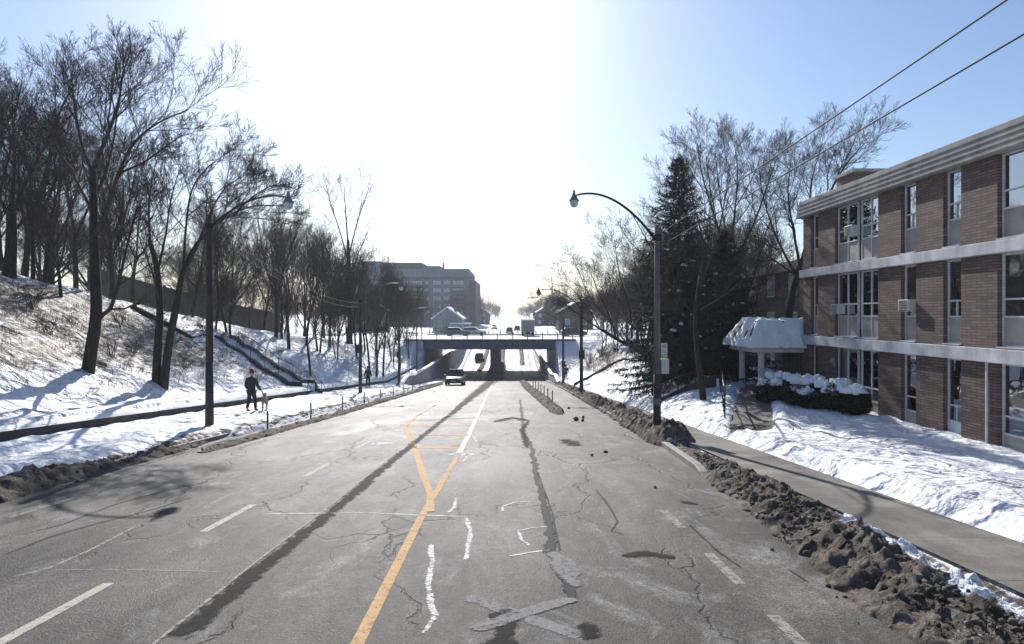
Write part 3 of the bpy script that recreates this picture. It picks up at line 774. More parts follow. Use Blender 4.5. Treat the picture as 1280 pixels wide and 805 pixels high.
# abutments with splayed pale corner pilasters
bx('abutment', M['concrete'], loc((-15.2, -12.75, 93.2, 117.3, -8.4, -1.6)), parent=br)
bx('abutment', M['concrete'], loc((6.35, 9.0, 93.2, 117.3, -8.4, -1.6)), parent=br)
for s, x0 in ((-1, -13.0), (1, 6.5)):
    mb = MB(); P = [(-.5 * 1, -8.4), (.35, -8.4), (.35, -2.1), (.1, -1.62), (-.3, -1.62), (-.5, -2.1)]
    pl = [(x0 + (p if s > 0 else -p) , z) for p, z in [(-.25, -8.4), (.95, -8.4), (.6, -2.2), (.3, -1.62), (-.25, -1.62)]]
    mb.prism(pl, 'y', -.25, 1.15); recalc(mb.build('corner_pilaster', M['pale_concrete'], br, bevel=.06))
    pl2 = [(x0 + (p if s > 0 else -p), z) for p, z in [(.55, -8.4), (5.0, -7.8), (5.0, -4.0), (.55, -1.66)]]
    mb = MB(); mb.prism(pl2, 'y', .1, .9); recalc(mb.build('wing_wall', M['concrete'], br))
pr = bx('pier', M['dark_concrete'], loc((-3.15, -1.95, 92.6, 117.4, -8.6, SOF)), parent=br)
bx('pier_base', M['dark_concrete'], loc((-3.75, -1.35, 87.5, 122, -8.6, -6.3)), parent=br, bevel=.25)
for yy in (92.35, 117.75):
    mb = MB(); mb.tube([(-15.5, yy - Y0, -.36), (9.1, yy - Y0, -.36)], .045, 6); mb.tube([(-15.5, yy - Y0, -.78), (9.1, yy - Y0, -.78)], .03, 6)
    mb.build('railing', M['dark_metal'], br)
    for k in range(12):
        x = -15.2 + k * 2.18
        mb = MB(); mb.box(x - .06, x + .06, yy - Y0 - .06, yy - Y0 + .06, -1.3, -.32); mb.build('railing_post', M['dark_metal'], br)
ds = strip([93.1, 95, 105, 115, 117], lambda y: -40, lambda y: 40, lambda y: -1.44, 20).build('crossing_road', M['ground'])
attr(ds.data, 'dirt', [.44] * len(ds.data.vertices)); attr(ds.data, 'brush', [0.] * len(ds.data.vertices)); tag(ds, kind='structure')

# ------------------------------------------------------------------ brick building on the right
BX = 12.7; BY0, BY1 = 6.5, 27.9
ap = thing('brick_apartment_building', 'three storey brown brick apartment building with pale bands beside the snowy lawn', 'building', (BX, BY1, -1.3))
O = Vector((BX, BY1, -1.3))
def bz(name, mat, *bs, parent=ap, bevel=0., mi=None):
    mb = MB()
    for b in bs: mb.box(b[0] - O.x, b[1] - O.x, b[2] - O.y, b[3] - O.y, b[4] - O.z, b[5] - O.z)
    return mb.build(name, mat, parent, bevel=bevel)
# glazing bays: (y0, y1, kind)
bays = [(26.55, 27.2, 'slim'), (23.72, 25.18, 'wide'), (22.2, 23.5, 'wide'), (20.12, 20.9, 'slim'), (18.1, 18.85, 'slim'), (14.6, 16.75, 'wide'), (11.4, 12.2, 'slim'), (8.2, 10.2, 'wide')]
floors = [(-1.62, 1.02, 0), (1.42, 3.88, 1), (4.24, 6.48, 2)]
edges = sorted([(a, b) for a, b, _ in bays])
sol = []; y = BY0
for a, b in edges: sol.append((y, a)); y = b
sol.append((y, BY1))
wall = MB()
for z0, z1, fl in floors:
    zz0 = z0 - (.6 if fl == 0 else 0)
    for a, b in sol:
        if b - a > .25: wall.box(0, .3, a - O.y, b - O.y, zz0 - O.z, z1 - O.z)
wall.box(.3, .36, BY0 - O.y, BY1 - O.y, -2.4 - O.z, -1.62 - O.z)
wall.box(.02, .3, BY0 - O.y + .002, BY1 - O.y - .002, -2.4 - O.z, -1.75 - O.z)
wall.box(.9, 14, BY1 - O.y - .3, BY1 - O.y, -2.4 - O.z, 6.48 - O.z); wall.box(.3, .9, BY1 - O.y - .3, BY1 - O.y, -2.4 - O.z, 6.48 - O.z)
wall.box(.3, 14, BY0 - O.y, BY0 - O.y + .3, -2.4 - O.z, 6.48 - O.z); wall.box(13.7, 14, BY0 - O.y + .3, BY1 - O.y - .3, -2.4 - O.z, 6.48 - O.z)
wall.build('brick_wall', M['brick'], ap)
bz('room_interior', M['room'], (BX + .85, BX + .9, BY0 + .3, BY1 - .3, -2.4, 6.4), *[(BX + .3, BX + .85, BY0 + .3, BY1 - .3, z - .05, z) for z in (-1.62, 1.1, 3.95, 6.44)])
bz('white_band', M['ledge'], (BX - .14, BX + .3, BY0 - .05, BY1 + .12, 1.03, 1.40), bevel=.015)
bz('white_band', M['ledge'], (BX - .14, BX + .3, BY0 - .05, BY1 + .12, 3.89, 4.22), bevel=.015)
fm = MB()
prof = [(.02, 6.49), (-.16, 6.49)]
for k in range(4):
    z = 6.52 + k * .175; x = -.20 - .0 + k * .035
    prof += [(x - .03, z), (x - .03, z + .05), (x + .03, z + .06), (x + .03, z + .17)]
prof += [(-.02, 7.24), (.4, 7.28), (.4, 6.49)]
fm.prism([(p, z - O.z) for p, z in prof], 'y', BY0 - O.y - .2, .22)
recalc(fm.build('roof_fascia', M['fascia'], ap))
bz('roof', M['snow'], (BX + .4, BX + 14, BY0 - .1, BY1 + .15, 6.49, 7.2))
ch = bz('chimney', M['brick'], (BX + 1.0, BX + 2.4, 25.6, 27.0, 7.2, 8.0)); bz('chimney_cap', M['fascia'], (BX + .9, BX + 2.5, 25.5, 27.1, 8.0, 8.12), parent=ch)
bz('drain_pipe', M['frame'], (BX - .06, BX - .015, 17.05, 17.1, -1.75, 1.03))
wi = 0
for z0, z1, fl in floors:
    for a, b, kind in bays:
        wi += 1
        fx0, fx1 = BX + .13, BX + .20; t = .045
        zs0 = z0 + .04; H = z1 - z0
        zp = zs0 + (.80 if kind == 'wide' or True else .8)          # top of panel
        zq = zp + .46                                              # top of the sliding lights
        fr = MB()
        def fb(y0, y1, za, zb, d0=0, d1=0): fr.box(fx0 - d0 - O.x, fx1 + d1 - O.x, y0 - O.y, y1 - O.y, za - O.z, zb - O.z)
        fb(a, a + t, zs0, z1); fb(b - t, b, zs0, z1)
        fb(a + t, b - t, z1 - t, z1); fb(a + t, b - t, zs0, zs0 + t); fb(a + t, b - t, zp - t, zp, .02); fb(a + t, b - t, zq - t, zq, .012)
        mid = (a + b) / 2
        if kind == 'wide': fb(mid - t / 2, mid + t / 2, zq, z1 - t); fb(mid - t / 2, mid + t / 2, zs0 + t, zp - t); fb(mid - t / 2, mid + t / 2, zp, zq - t)
        elif rnd.random() < .7: fb(mid - t / 3, mid + t / 3, zp, zq - t)
        w = fr.build('window', M['frame'], ap)
        bz('window_sill', M['ledge'], (BX - .05, BX + .2, a + .004, b - .004, z0 + .003, z0 + .038), parent=w)
        white = (fl == 0 and abs(a - 18.1) < .1)
        bz('window_panel', M['panel_white'] if white else M['panel'], (fx0 + .02, fx1 - .015, a + t, b - t, zs0 + t, zp - t), parent=w)
        bz('window_pane', M['glass'], (fx0 + .03, fx0 + .036, a + t, b - t, zq, z1 - t), parent=w)
        bz('window_pane', M['glass'], (fx0 + .03, fx0 + .036, a + t, b - t, zp, zq - t), parent=w)
        q = rnd.random()
        if q < .85:
            cm = MB(); y = a + .02; k = 0; yend = b - .02 if q < .45 else lerp(a, b, rnd.uniform(.35, .6))
            ztop = z1 - .03; zb_ = zs0 + .3 if q < .6 else zq + rnd.uniform(-.1, .3)
            pts = []
            while y < yend: pts.append((fx1 + .12 + (.03 if k % 2 else 0) , y)); y += .06; k += 1
            vv = []; 
            for x_, y_ in pts: vv += [(x_ - O.x, y_ - O.y, zb_ - O.z), (x_ - O.x, y_ - O.y, ztop - O.z)]
            cm.add(vv, [(2 * i, 2 * i + 2, 2 * i + 3, 2 * i + 1) for i in range(len(pts) - 1)])
            cm.build('curtain', M['curtain'], w)
for lab, yc, zc in (('white window air conditioner in the middle storey slim window', 20.5, 2.58), ('white window air conditioner at the far left of the middle storey pair', 24.9, 2.5), ('beige window air conditioner below the top storey double window', 23.85, 5.42)):
    mb = MB(); mb.box(-.2, .12, -.27, .27, -.19, .19)
    r_ = thing('air_conditioner', lab, 'air conditioner', (BX + .02, yc, zc))
    mb.build('casing', M['ac'], r_, bevel=.015)
    mb = MB()
    for k in range(7): mb.box(-.208, -.201, -.22, .22, -.165 + k * .052, -.145 + k * .052)
    mb.build('grille', M['dark_metal'], r_)
# second brick wing set back behind the entrance
O2 = Vector((16.6, 33, -1.3))
bk = thing('brick_apartment_building', 'brown brick apartment wing partly hidden by bare trees behind the entrance canopy', 'building', tuple(O2))
mb = MB(); mb.box(0, 12, 0, 16, -1, 6.2)
mb.build('brick_wall', M['brick'], bk)
mb = MB(); mb.box(-.2, 12.2, -.2, 16.2, 6.2, 6.75); mb.build('roof_fascia', M['fascia'], bk)
for zf in (-.2, 2.4, 4.7):
    for yy in (1.2, 4.2, 7.4, 10.6, 13.4):
        mb = MB(); mb.box(-.05, .02, yy, yy + 1.1, zf, zf + 1.35); w = mb.build('window', M['frame'], bk)
        for q in range(2):
            mb = MB(); mb.box(-.062, -.051, yy + .07 + q * .51, yy + .52 + q * .51, zf + .07, zf + 1.28); mb.build('window_pane', M['block_glass'], w)
# dark wall below the canopy, joined to the building's end
ew = thing('timber_screen', 'dark timber screen wall beside the entrance under the snowy canopy', 'wall', (13.0, 28.1, -1.5))
mb = MB()
for k in range(16): mb.box(.15 + k * .2, .33 + k * .2, 2.6 + (k % 2) * .015, 2.66 + (k % 2) * .015, 0, 2.05)
mb.build('boards', M['fence'], ew)
mb = MB(); mb.box(0, .12, 2.55, 2.72, -.3, 2.1); mb.box(3.4, 3.52, 2.55, 2.72, -.3, 2.1); mb.build('posts', M['fence'], ew)

# entrance canopy
cp = thing('entrance_canopy', 'white columned entrance canopy with snow covered hipped roof', 'canopy', (11.0, 28.6, -1.4))
Oc = Vector((11.0, 28.6, -1.4)); zE = .66 + 1.4
mb = MB(); mb.box(-.5, 3.0, -.75, 2.4, zE - .02, zE + .26); mb.build('canopy_beam', M['white_column'], cp, bevel=.03)
x0, x1, y0_, y1_ = -.68, 3.1, -.95, 2.6; zr = zE + 1.35
mb = MB()
mb.add([(x0, y0_, zE + .262), (x1, y0_, zE + .262), (x1, y1_, zE + .262), (x0, y1_, zE + .262), (x0 + .55, y0_ + .75, zr), (x1 - .1, y0_ + .75, zr), (x1 - .1, y1_ - .75, zr), (x0 + .55, y1_ - .75, zr)],
       [(0, 1, 5, 4), (1, 2, 6, 5), (2, 3, 7, 6), (3, 0, 4, 7), (4, 5, 6, 7), (3, 2, 1, 0)])
mb.build('canopy_roof', M['shingle'], cp)
mb = MB(); K = 52; J = 40; v = []
for j in range(J + 1):
    for i in range(K + 1):
        X = lerp(x0 - .08, x1, i / K); Y = lerp(y0_ - .08, y1_ + .08, j / J)
        dx = min(X - x0 + .08, 99); dyy = min(Y - y0_ + .08, y1_ + .08 - Y)
        hx, hy = clamp(dx / .63), clamp(dyy / .83); h = min(hx, hy)
        bare = sst(.05, .3, hy - hx) * sst(.12, .3, hx) * (1 - sst(.8, .98, hx)) * sst(-.25, .05, nz(X * 2.2, Y * 2.2, 4.))
        z = zE + .25 + h * (zr - zE - .262) - .09 * bare + (1 - bare) * (.075 + .13 * fbm(X * 1.7, Y * 1.7, 5) + .10 * nz(X * 4.1, Y * 4.1, 2.) * sst(0, .4, h))
        v.append((X + .08 * nz(X * 2, Y * 2 + 3), Y, z if 0 < j < J and i > 0 else zE + .2 + .1 * nz(X * 4, Y * 4)))
mb.add(v, [(j * (K + 1) + i, j * (K + 1) + i + 1, (j + 1) * (K + 1) + i + 1, (j + 1) * (K + 1) + i) for j in range(J) for i in range(K)], 0, True)
mb.build('snow_cover', M['snow'], cp)
for (X, Y) in ((.0, -.35), (.0, 2.0), (2.6, -.35)):
    mb = MB(); zb = -.5
    mb.box(X - .2, X + .2, Y - .2, Y + .2, zb, .12); mb.lathe([(.15, .12), (.145, .3), (.135, zE - .15), (.17, zE - .08), (.17, zE - .01)], 16, Matrix.Translation((X, Y, 0)))
    mb.build('column', M['white_column'], cp)

# hedge under the windows
def leaf_blob(mb, c, rx, ry, rz, n, size, rn, top=1.0):
    for _ in range(n):
        a = rn.uniform(0, 2 * PI); zz = rn.uniform(-1, top); rr = math.sqrt(max(0, 1 - zz * zz)); k = rn.uniform(.72, 1.04)
        k *= 1 + .22 * nz(c[0] + a * 2.2, zz * 3, c[1])
        p = Vector((c[0] + rx * rr * math.cos(a) * k, c[1] + ry * rr * math.sin(a) * k, c[2] + rz * zz * k))
        d = Vector((rn.gauss(0, 1), rn.gauss(0, 1), rn.gauss(0, 1))).normalized(); e = d.orthogonal().normalized()
        s = size * rn.uniform(.6, 1.4)
        mb.add([p + d * s, p + e * s * .5, p - d * s, p - e * s * .5], [(0, 1, 2, 3)])
hg = thing('hedge', 'dark evergreen hedge topped with clumps of snow below the ground floor windows', 'hedge', (10.9, 24, 0))
hb = MB(); hs = MB(); rn = random.Random(3)
for i in range(15):
    t = i / 14; X = lerp(10.25, 12.15, t); Y = lerp(25.7, 22.1, t)
    X += .12 * math.sin(i * 2.1); zb = T(X, Y)
    if X > 12.0: X = 12.0
    r = .50 + .13 * math.sin(i * 1.7); hh = .50 + .13 * math.sin(i * 2.9)
    leaf_blob(hb, (X - 10.9, Y - 24, zb + hh * .75), r, r, hh, 1500, .05, rn)
    if i % 5 != 3:
        for q in range(7):
            v = []; cx = X - 10.9 + rn.uniform(-.3, .25); cy = Y - 24 + rn.uniform(-.42, .35); cz = zb + hh * 1.66 + rn.uniform(-.16, .02); rr = rn.uniform(.08, .27)
            for a in range(7):
                th = PI / 2 * a / 6
                for b in range(12):
                    ph = 2 * PI * b / 12; k = 1 + .8 * noise.noise(Vector((cx * 3 + math.cos(ph) * 1.3, cy * 3 + math.sin(ph) * 1.3, a * .3 + i)))
                    v.append((cx + rr * math.sin(th) * math.cos(ph) * k, cy + rr * math.sin(th) * math.sin(ph) * k, cz + .16 * math.cos(th) * k - .05 * (th > 1.3)))
            hs.add(v, [(a * 12 + b, a * 12 + (b + 1) % 12, (a + 1) * 12 + (b + 1) % 12, (a + 1) * 12 + b) for a in range(6) for b in range(12)], 0, True)
hb.build('foliage', M['hedge'], hg); hs.build('snow_clumps', M['snow'], hg)
core = MB(); 
for i in range(15):
    t = i / 14; X = min(12.0, lerp(10.25, 12.15, t)); Y = lerp(25.7, 22.1, t); zb = T(X, Y)
    core.tube([(X - 10.9, Y - 24, zb - .1), (X - 10.9 + .1, Y - 24, zb + .8)], [.05, .02], 5)
core.build('stems', M['bark'], hg)

# handrails
def rail(label, pts, h, post_every=1, name='handrail', sag=0):
    root = thing(name, label, 'handrail')
    P = [Vector((x, y, T(x, y) + .02)) for x, y in pts]
    mb = MB(); mb.tube([p + Vector((0, 0, h)) for p in P], .028, 6); mb.build('top_rail', M['dark_metal'], root)
    mb = MB(); mb.tube([p + Vector((0, 0, h * .52)) for p in P], .02, 6); mb.build('middle_rail', M['dark_metal'], root)
    for p in P[::post_every]:
        mb = MB(); mb.tube([p - Vector((0, 0, .25)), p + Vector((0, 0, h))], .026, 6); mb.build('post', M['dark_metal'], root)
    return root
rail('black pipe handrail along the left of the cleared entrance path', [(6.95, 20.9), (7.25, 21.9), (7.65, 23.2), (8.2, 24.9), (8.75, 26.6), (9.2, 28.2)], .92)
rail('dark double handrail of the side steps behind the near right lamp pole', [(6.75, 29.0), (7.6, 29.3), (8.5, 29.7), (9.4, 30.3)], .8)
rail('dark handrail on the far side of the side steps behind the lamp pole', [(6.9, 31.4), (7.8, 31.6), (8.7, 31.9), (9.6, 32.4)], .8)
sp = thing('side_steps', 'snow covered side steps edged by a dark kerb wall near the lamp pole', 'steps')
mb = MB()
for i in range(9):
    X = 6.7 + i * .33; z = T(6.7, 30) + i * .12; mb.box(X, X + .36, 29.5 + i * .06, 31.2 + i * .08, z - .8, z + .14)
mb.build('treads', M['snow'], sp)
mb = MB(); v = []
for i in range(10):
    X = 6.6 + i * .33; z = T(6.7, 30) + i * .12; Y = 29.28 + i * .075
    for dy, dz in ((0, -.7), (0, .22), (.18, .22), (.18, -.7)): v.append((X, Y + dy, z + dz))
mb.add(v, [(4 * j + i, 4 * j + (i + 1) % 4, 4 * j + 4 + (i + 1) % 4, 4 * j + 4 + i) for j in range(9) for i in range(4)] + [(0, 1, 2, 3), (39, 38, 37, 36)])
recalc(mb.build('kerb_wall', M['dark_concrete'], sp))

# ------------------------------------------------------------------ marker posts
def post_mesh():
    mb = MB(); mb.lathe([(.035, -.15), (.035, .62), (.03, .66), (.0, .66)], 8); return mb
def post(x, y, label, group, base=None):
    z = R(y) + .05
    if base is None:
        r_ = thing('marker_post', label, 'post', (x, y, z), group=group)
        post_mesh().build('post_body', M['galv'], r_)
        mb = MB(); mb.lathe([(.0365, .46), (.0365, .58)], 8); mb.build('reflector_band', M['pole'], r_)
        return r_
    return copy_tree(base, (x, y, z), label=label, group=group)
b0 = None
for i, y in enumerate([21.6, 26.3, 31.3, 36, 40.5, 45, 49.5, 54, 58.5]):
    o = post(-8.25 - .02 * i, y, 'thin grey marker post on the dirty strip left of the road', 'marker posts left of the road', b0); b0 = b0 or o
for y in (38, 42, 46, 50, 54, 59, 64): post(table([(29, 2.5), (60, 2.15), (82, 1.9)], y), y, 'thin marker post beside the dark windrow in the right lanes', 'marker posts by the right windrow', b0)

# ------------------------------------------------------------------ street lamps
def lamp(label, x, y, h, reach, rise, lamp_r=.2, mats=('pole', 'pole_dark'), sgn=1, box=None, signs=False, base_z=None, thin=.9):
    """sgn = +1: the arm reaches towards +x"""
    z0 = T(x, y) if base_z is None else base_z
    r_ = thing('street_lamp', label, 'street lamp', (x, y, z0))
    mb = MB(); hb_ = h * .30
    mb.tube([(0, 0, hb_), (0, 0, h)], [.135 * thin, .105 * thin], 14); mb.build('pole', M[mats[0]], r_)
    mb = MB(); mb.tube([(0, 0, -.5), (0, 0, hb_)], [.165 * thin, .136 * thin], 14); mb.build('pole_base', M[mats[1]], r_)
    pts = []; za = h - .35
    for i in range(15):
        t = i / 14; pts.append((sgn * (.1 + (reach - .1) * t), 0, za + rise * (1 - (1 - t) ** 2.2) - .12 * t ** 4 * rise))
    mb = MB(); mb.tube(pts, [.042 - .012 * i / 14 for i in range(15)], 8)
    mb.tube([(0, 0, h - 1.0), pts[4]], .014, 6); mb.lathe([(.12, h - .46), (.15, h - .45), (.15, h - .28), (.12, h - .27)], 12)
    mb.build('arm', M['dark_metal'], r_)
    e = Vector(pts[-1]); Mx = Matrix.Translation((e.x + sgn * .03, 0, e.z))
    s = lamp_r / .2
    mb = MB(); mb.lathe([(.0, .22 * s), (.045 * s, .21 * s), (.05 * s, .10 * s), (.07 * s, .04 * s), (.12 * s, -.06 * s), (.2 * s, -.2 * s), (.205 * s, -.23 * s), (.17 * s, -.23 * s), (.0, -.1 * s)], 18, Mx)
    hd = mb.build('lamp_head', M['galv'], r_)
    mb = MB(); mb.lathe([(.165 * s, -.225 * s), (.175 * s, -.3 * s), (.14 * s, -.42 * s), (.07 * s, -.48 * s), (.0, -.49 * s)], 18, Mx); mb.build('lamp_globe', M['lamp_glass'], hd)
    if box:
        mb = MB(); mb.box(sgn * .0 - .2, .2, -.32, -.12, box, box + .6); mb.build('control_box', M['dark_metal'], r_, bevel=.02)
    if signs:
        mb = MB(); mb.box(.11, .30, -.06, -.045, 2.44, 2.88); sg = mb.build('parking_sign', M['sign'], r_, bevel=.004)
        Mr = Matrix.Translation((.205, -.0605, 2.78)) @ Matrix.Rotation(PI / 2, 4, 'X')
        mb = MB(); mb.lathe([(.04, 0), (.06, 0)], 24, Mr); mb.box(.155, .255, -.0632, -.061, 2.772, 2.788); mb.build('red_ring', M['red'], sg)
        mb = MB(); mb.box(.12, .29, -.063, -.0605, 2.46, 2.55); mb.build('yellow_green_strip', M['sign_green'], sg)
        mb = MB()
        for k in range(3): mb.box(.14, .27 - .03 * (k % 2), -.063, -.0605, 2.59 + k * .035, 2.602 + k * .035)
        mb.build('lettering', M['dark_metal'], sg)
        mb = MB(); mb.box(.10, .34, -.13, .05, 1.95, 2.40); mb.build('meter_box', M['ac'], r_, bevel=.02)
        mb = MB(); mb.box(.0, .12, -.02, .02, 2.02, 2.30); mb.build('bracket', M['galv'], r_)
        mb = MB(); mb.tube([(0, 0, 1.52), (0, 0, 1.66)], .122, 14, cap=False); mb.build('red_band', M['red_dull'], r_)
        mb = MB(); mb.tube([(0, 0, 1.0), (0, 0, 1.2)], .124, 14, cap=False); mb.build('faded_poster', M['poster'], r_)
    return r_
lamp('tall lamp post with parking sign and white box on the right kerb', 4.42, 19.5, 6.45, 2.5, 1.45, .15, sgn=-1, signs=True, thin=.78)
lamp('second lamp post on the right pavement, its arm above the dark windrow', 4.75, 43.8, 6.5, 2.9, 1.3, .17, ('pole_dark', 'pole_dark'), sgn=-1, box=2.6)
lamp('lamp post beside the right parapet just before the bridge', 5.2, 65, 6.6, 2.9, 1.3, .17, ('pole_dark', 'pole_dark'), sgn=-1, box=1.9)
lamp('tall dark lamp post on the left snow verge beside the man with dog', -9.88, 20.9, 6.85, 2.55, 1.05, .17, ('pole_dark', 'pole_dark'), sgn=1, thin=.85)
lamp('second lamp post on the left pavement, beside the far walker', -10.9, 46, 7.0, 2.9, 1.35, .19, ('pole_dark', 'pole_dark'), sgn=1, box=2.9)
lamp('lamp post with control box before the left parapet of the bridge', -11.3, 64, 6.8, 2.9, 1.3, .18, ('pole_dark', 'pole_dark'), sgn=1, box=2.7)
p3 = thing('utility_pole', 'thin bare pole beside the left bridge abutment', 'pole', (-11.6, 78, T(-11.6, 78)))
mb = MB(); mb.tube([(0, 0, -.4), (0, 0, 6.2)], [.1, .07], 8); mb.build('pole', M['pole_dark'], p3)
mb = MB(); mb.lathe([(.0, 6.26), (.075, 6.24), (.08, 6.16)], 8); mb.build('pole_cap', M['galv'], p3)
# cables
def cable(label, a, b, sag, r=.013):
    mb = MB(); a, b = Vector(a), Vector(b)
    pts = [a.lerp(b, i / 24) - Vector((0, 0, sag * 4 * (i / 24) * (1 - i / 24))) for i in range(25)]
    mb.tube(pts, r, 5); return tag(mb.build('overhead_cable', M['wire']), label, 'cable')
cable('upper overhead cable crossing the sky above the brick building', (4.45, 19.5, 4.72), (6.75, -15, 7.55), .10, .012)
cable('lower overhead cable crossing the sky beside the brick building', (4.45, 19.5, 4.35), (7.35, -15, 7.30), .12, .012)
for k in range(2):
    cable(('upper' if k else 'lower') + ' sagging cable between the first two left lamp posts', (-9.9, 20.9, T(-9.88, 20.9) + 6.3 + k * .3), (-10.9, 46, T(-10.9, 46) + 6.2 + k * .3), .7, .012)
    cable(('upper' if k else 'lower') + ' cable between the second left lamp post and the parapet lamp post', (-10.9, 46, T(-10.9, 46) + 6.2 + k * .3), (-11.3, 64, T(-11.3, 64) + 6.1 + k * .3), .4, .012)
# ------------------------------------------------------------------ bare trees
def perp_dir(d, ang, az):
    u = d.orthogonal().normalized(); w = d.cross(u)
    return (d * math.cos(ang) + (u * math.cos(az) + w * math.sin(az)) * math.sin(ang)).normalized()
MINR = .006
class Tree:
    def __init__(s, seed, dens=1., up=.10, fine=1.):
        s.rn = random.Random(seed); s.trunk = MB(); s.crown = MB(); s.dens = dens; s.up = up; s.fine = fine
    def path(s, p, d, L, n, wob, up):
        pts = [p.copy()]; d = d.copy(); r = s.rn
        for i in range(n):
            d = (d + Vector((r.gauss(0, wob), r.gauss(0, wob), r.gauss(0, wob))) + Vector((0, 0, up))).normalized()
            p = p + d * (L / n); pts.append(p.copy())
        return pts
    def kids(s, pts, L, r0, r1, level, t0=.25):
        r = s.rn
        n = {1: 9, 2: 8, 3: 7, 4: 4}.get(level, 0) * s.dens
        n = int(n + r.random())
        if level >= 4 and s.fine < 1 and r.random() > s.fine: return
        az = r.uniform(0, 6.28)
        for k in range(n):
            t = t0 + (1 - t0) * (k + r.uniform(.1, .9)) / n
            f = t * (len(pts) - 1); i = min(int(f), len(pts) - 2); q = pts[i].lerp(pts[i + 1], f - i)
            d = (pts[i + 1] - pts[i]).normalized(); az += 2.4 + r.uniform(-.5, .5)
            ang = r.uniform(.42, .85) if level < 3 else r.uniform(.30, .78)
            nd = perp_dir(d, ang, az)
            if nd.z < -.35: nd.z *= .3; nd.normalize()
            rr = lerp(r0, r1, t)
            l2 = L * {1: .48, 2: .5, 3: .52, 4: .62}[level] * (1.15 - .6 * t) * r.uniform(.7, 1.25)
            s.branch(q, nd, l2, max(MINR if level < 3 else .0042, rr * {1: .5, 2: .55, 3: .6, 4: .7}[level]), level + 1)
    def branch(s, p, d, L, r0, level):
        if L < .12: return
        n = {1: 7, 2: 6, 3: 4, 4: 3, 5: 2}[level]; sides = {1: 7, 2: 5, 3: 4, 4: 3, 5: 3}[level]
        pts = s.path(p, d, L, n, {1: .08, 2: .09, 3: .09, 4: .09, 5: .10}[level], s.up * {1: 1., 2: 1.1, 3: 1.2, 4: 1.1, 5: .9}[level])
        r1 = max(MINR * .8, r0 * .28)
        s.crown.tube(pts, [lerp(r0, r1, i / n) for i in range(n + 1)], sides, 0, cap=False)
        if level < 5: s.kids(pts, L, r0, r1, level, .2 if level > 1 else .3)
    def stem(s, pts, r0, r1, flare=1.35, trunk=True, kids_from=None, n=10, level=1):
        """explicit polyline, smoothed; carries side branches from kids_from on"""
        P = []; k = len(pts)
        for i in range(k - 1):
            a = pts[max(i - 1, 0)]; b = pts[i]; c = pts[i + 1]; d = pts[min(i + 2, k - 1)]
            for j in range(4):
                t = j / 4; P.append(.5 * ((2 * b) + (c - a) * t + (2 * a - 5 * b + 4 * c - d) * t * t + (3 * b - a - 3 * c + d) * t ** 3))
        P.append(pts[-1]); m = len(P) - 1
        rr = [lerp(r0, r1, (i / m) ** .85) for i in range(m + 1)]
        if flare > 1:
            for i in range(min(4, m)): rr[i] *= 1 + (flare - 1) * (1 - i / 3.) ** 2 if i < 3 else 1
        (s.trunk if trunk else s.crown).tube(P, rr, 9 if trunk else 6, 0)
        if kids_from is not None:
            L = sum((P[i + 1] - P[i]).length for i in range(m))
            s.kids(P, L, r0, r1, level, kids_from)
        return P
    def finish(s, label, loc, group=None, mats=('bark', 'twig'), name='bare_tree', cat='tree'):
        r_ = thing(name, label, cat, loc, group=group)
        s.trunk.build('trunk', M[mats[0]], r_); s.crown.build('crown', M[mats[1]], r_)
        return r_
def generic(seed, H, r, fork, nl, spread, dens=1., up=.1, lean=(0, 0), stems=1, fine=1.):
    t = Tree(seed, dens, up, fine); rn = t.rn
    for sidx in range(stems):
        off = Vector((rn.uniform(-.25, .25), rn.uniform(-.25, .25), 0)) if stems > 1 else Vector()
        d = Vector((lean[0] + rn.gauss(0, .05) + (off.x * .8), lean[1] + rn.gauss(0, .05) + off.y * .8, 1)).normalized()
        pts = [off + Vector((0, 0, -.35))] + t.path(off + Vector((0, 0, .2)), d, H * fork, 4, .05, .02)
        rs = r / math.sqrt(stems); t.stem(pts, rs, rs * .74)
        p = pts[-1]; d = (pts[-1] - pts[-2]).normalized()
        az = rn.uniform(0, 6.28)
        for k in range(nl):
            az += 2 * PI / nl + rn.uniform(-.4, .4); nd = perp_dir(d, spread * rn.uniform(.35, 1.15) if k else spread * .15, az)
            L = H * (1 - fork) * rn.uniform(.8, 1.05)
            t.branch(p - d * rn.uniform(0, .12) * H * fork * (k > 0), nd, L, rs * rn.uniform(.42, .62), 1)
        for k in range(2):
            f = rn.uniform(.45, .85); q = pts[1].lerp(pts[-1], f)
            t.branch(q, perp_dir(Vector((0, 0, 1)), rn.uniform(.7, 1.0), rn.uniform(0, 6.28)), H * .3, rs * .3, 2)
    return t
def pixpts(base, d, lst):
    """photo outline of one limb -> local points; each (px, py, depth offset)"""
    low = lambda py: py + max(0, 330 - py) * (.09 if base.x < -8 and d < 40 else .0)
    return [at(px, low(py), d + dy) - base for px, py, dy in lst]

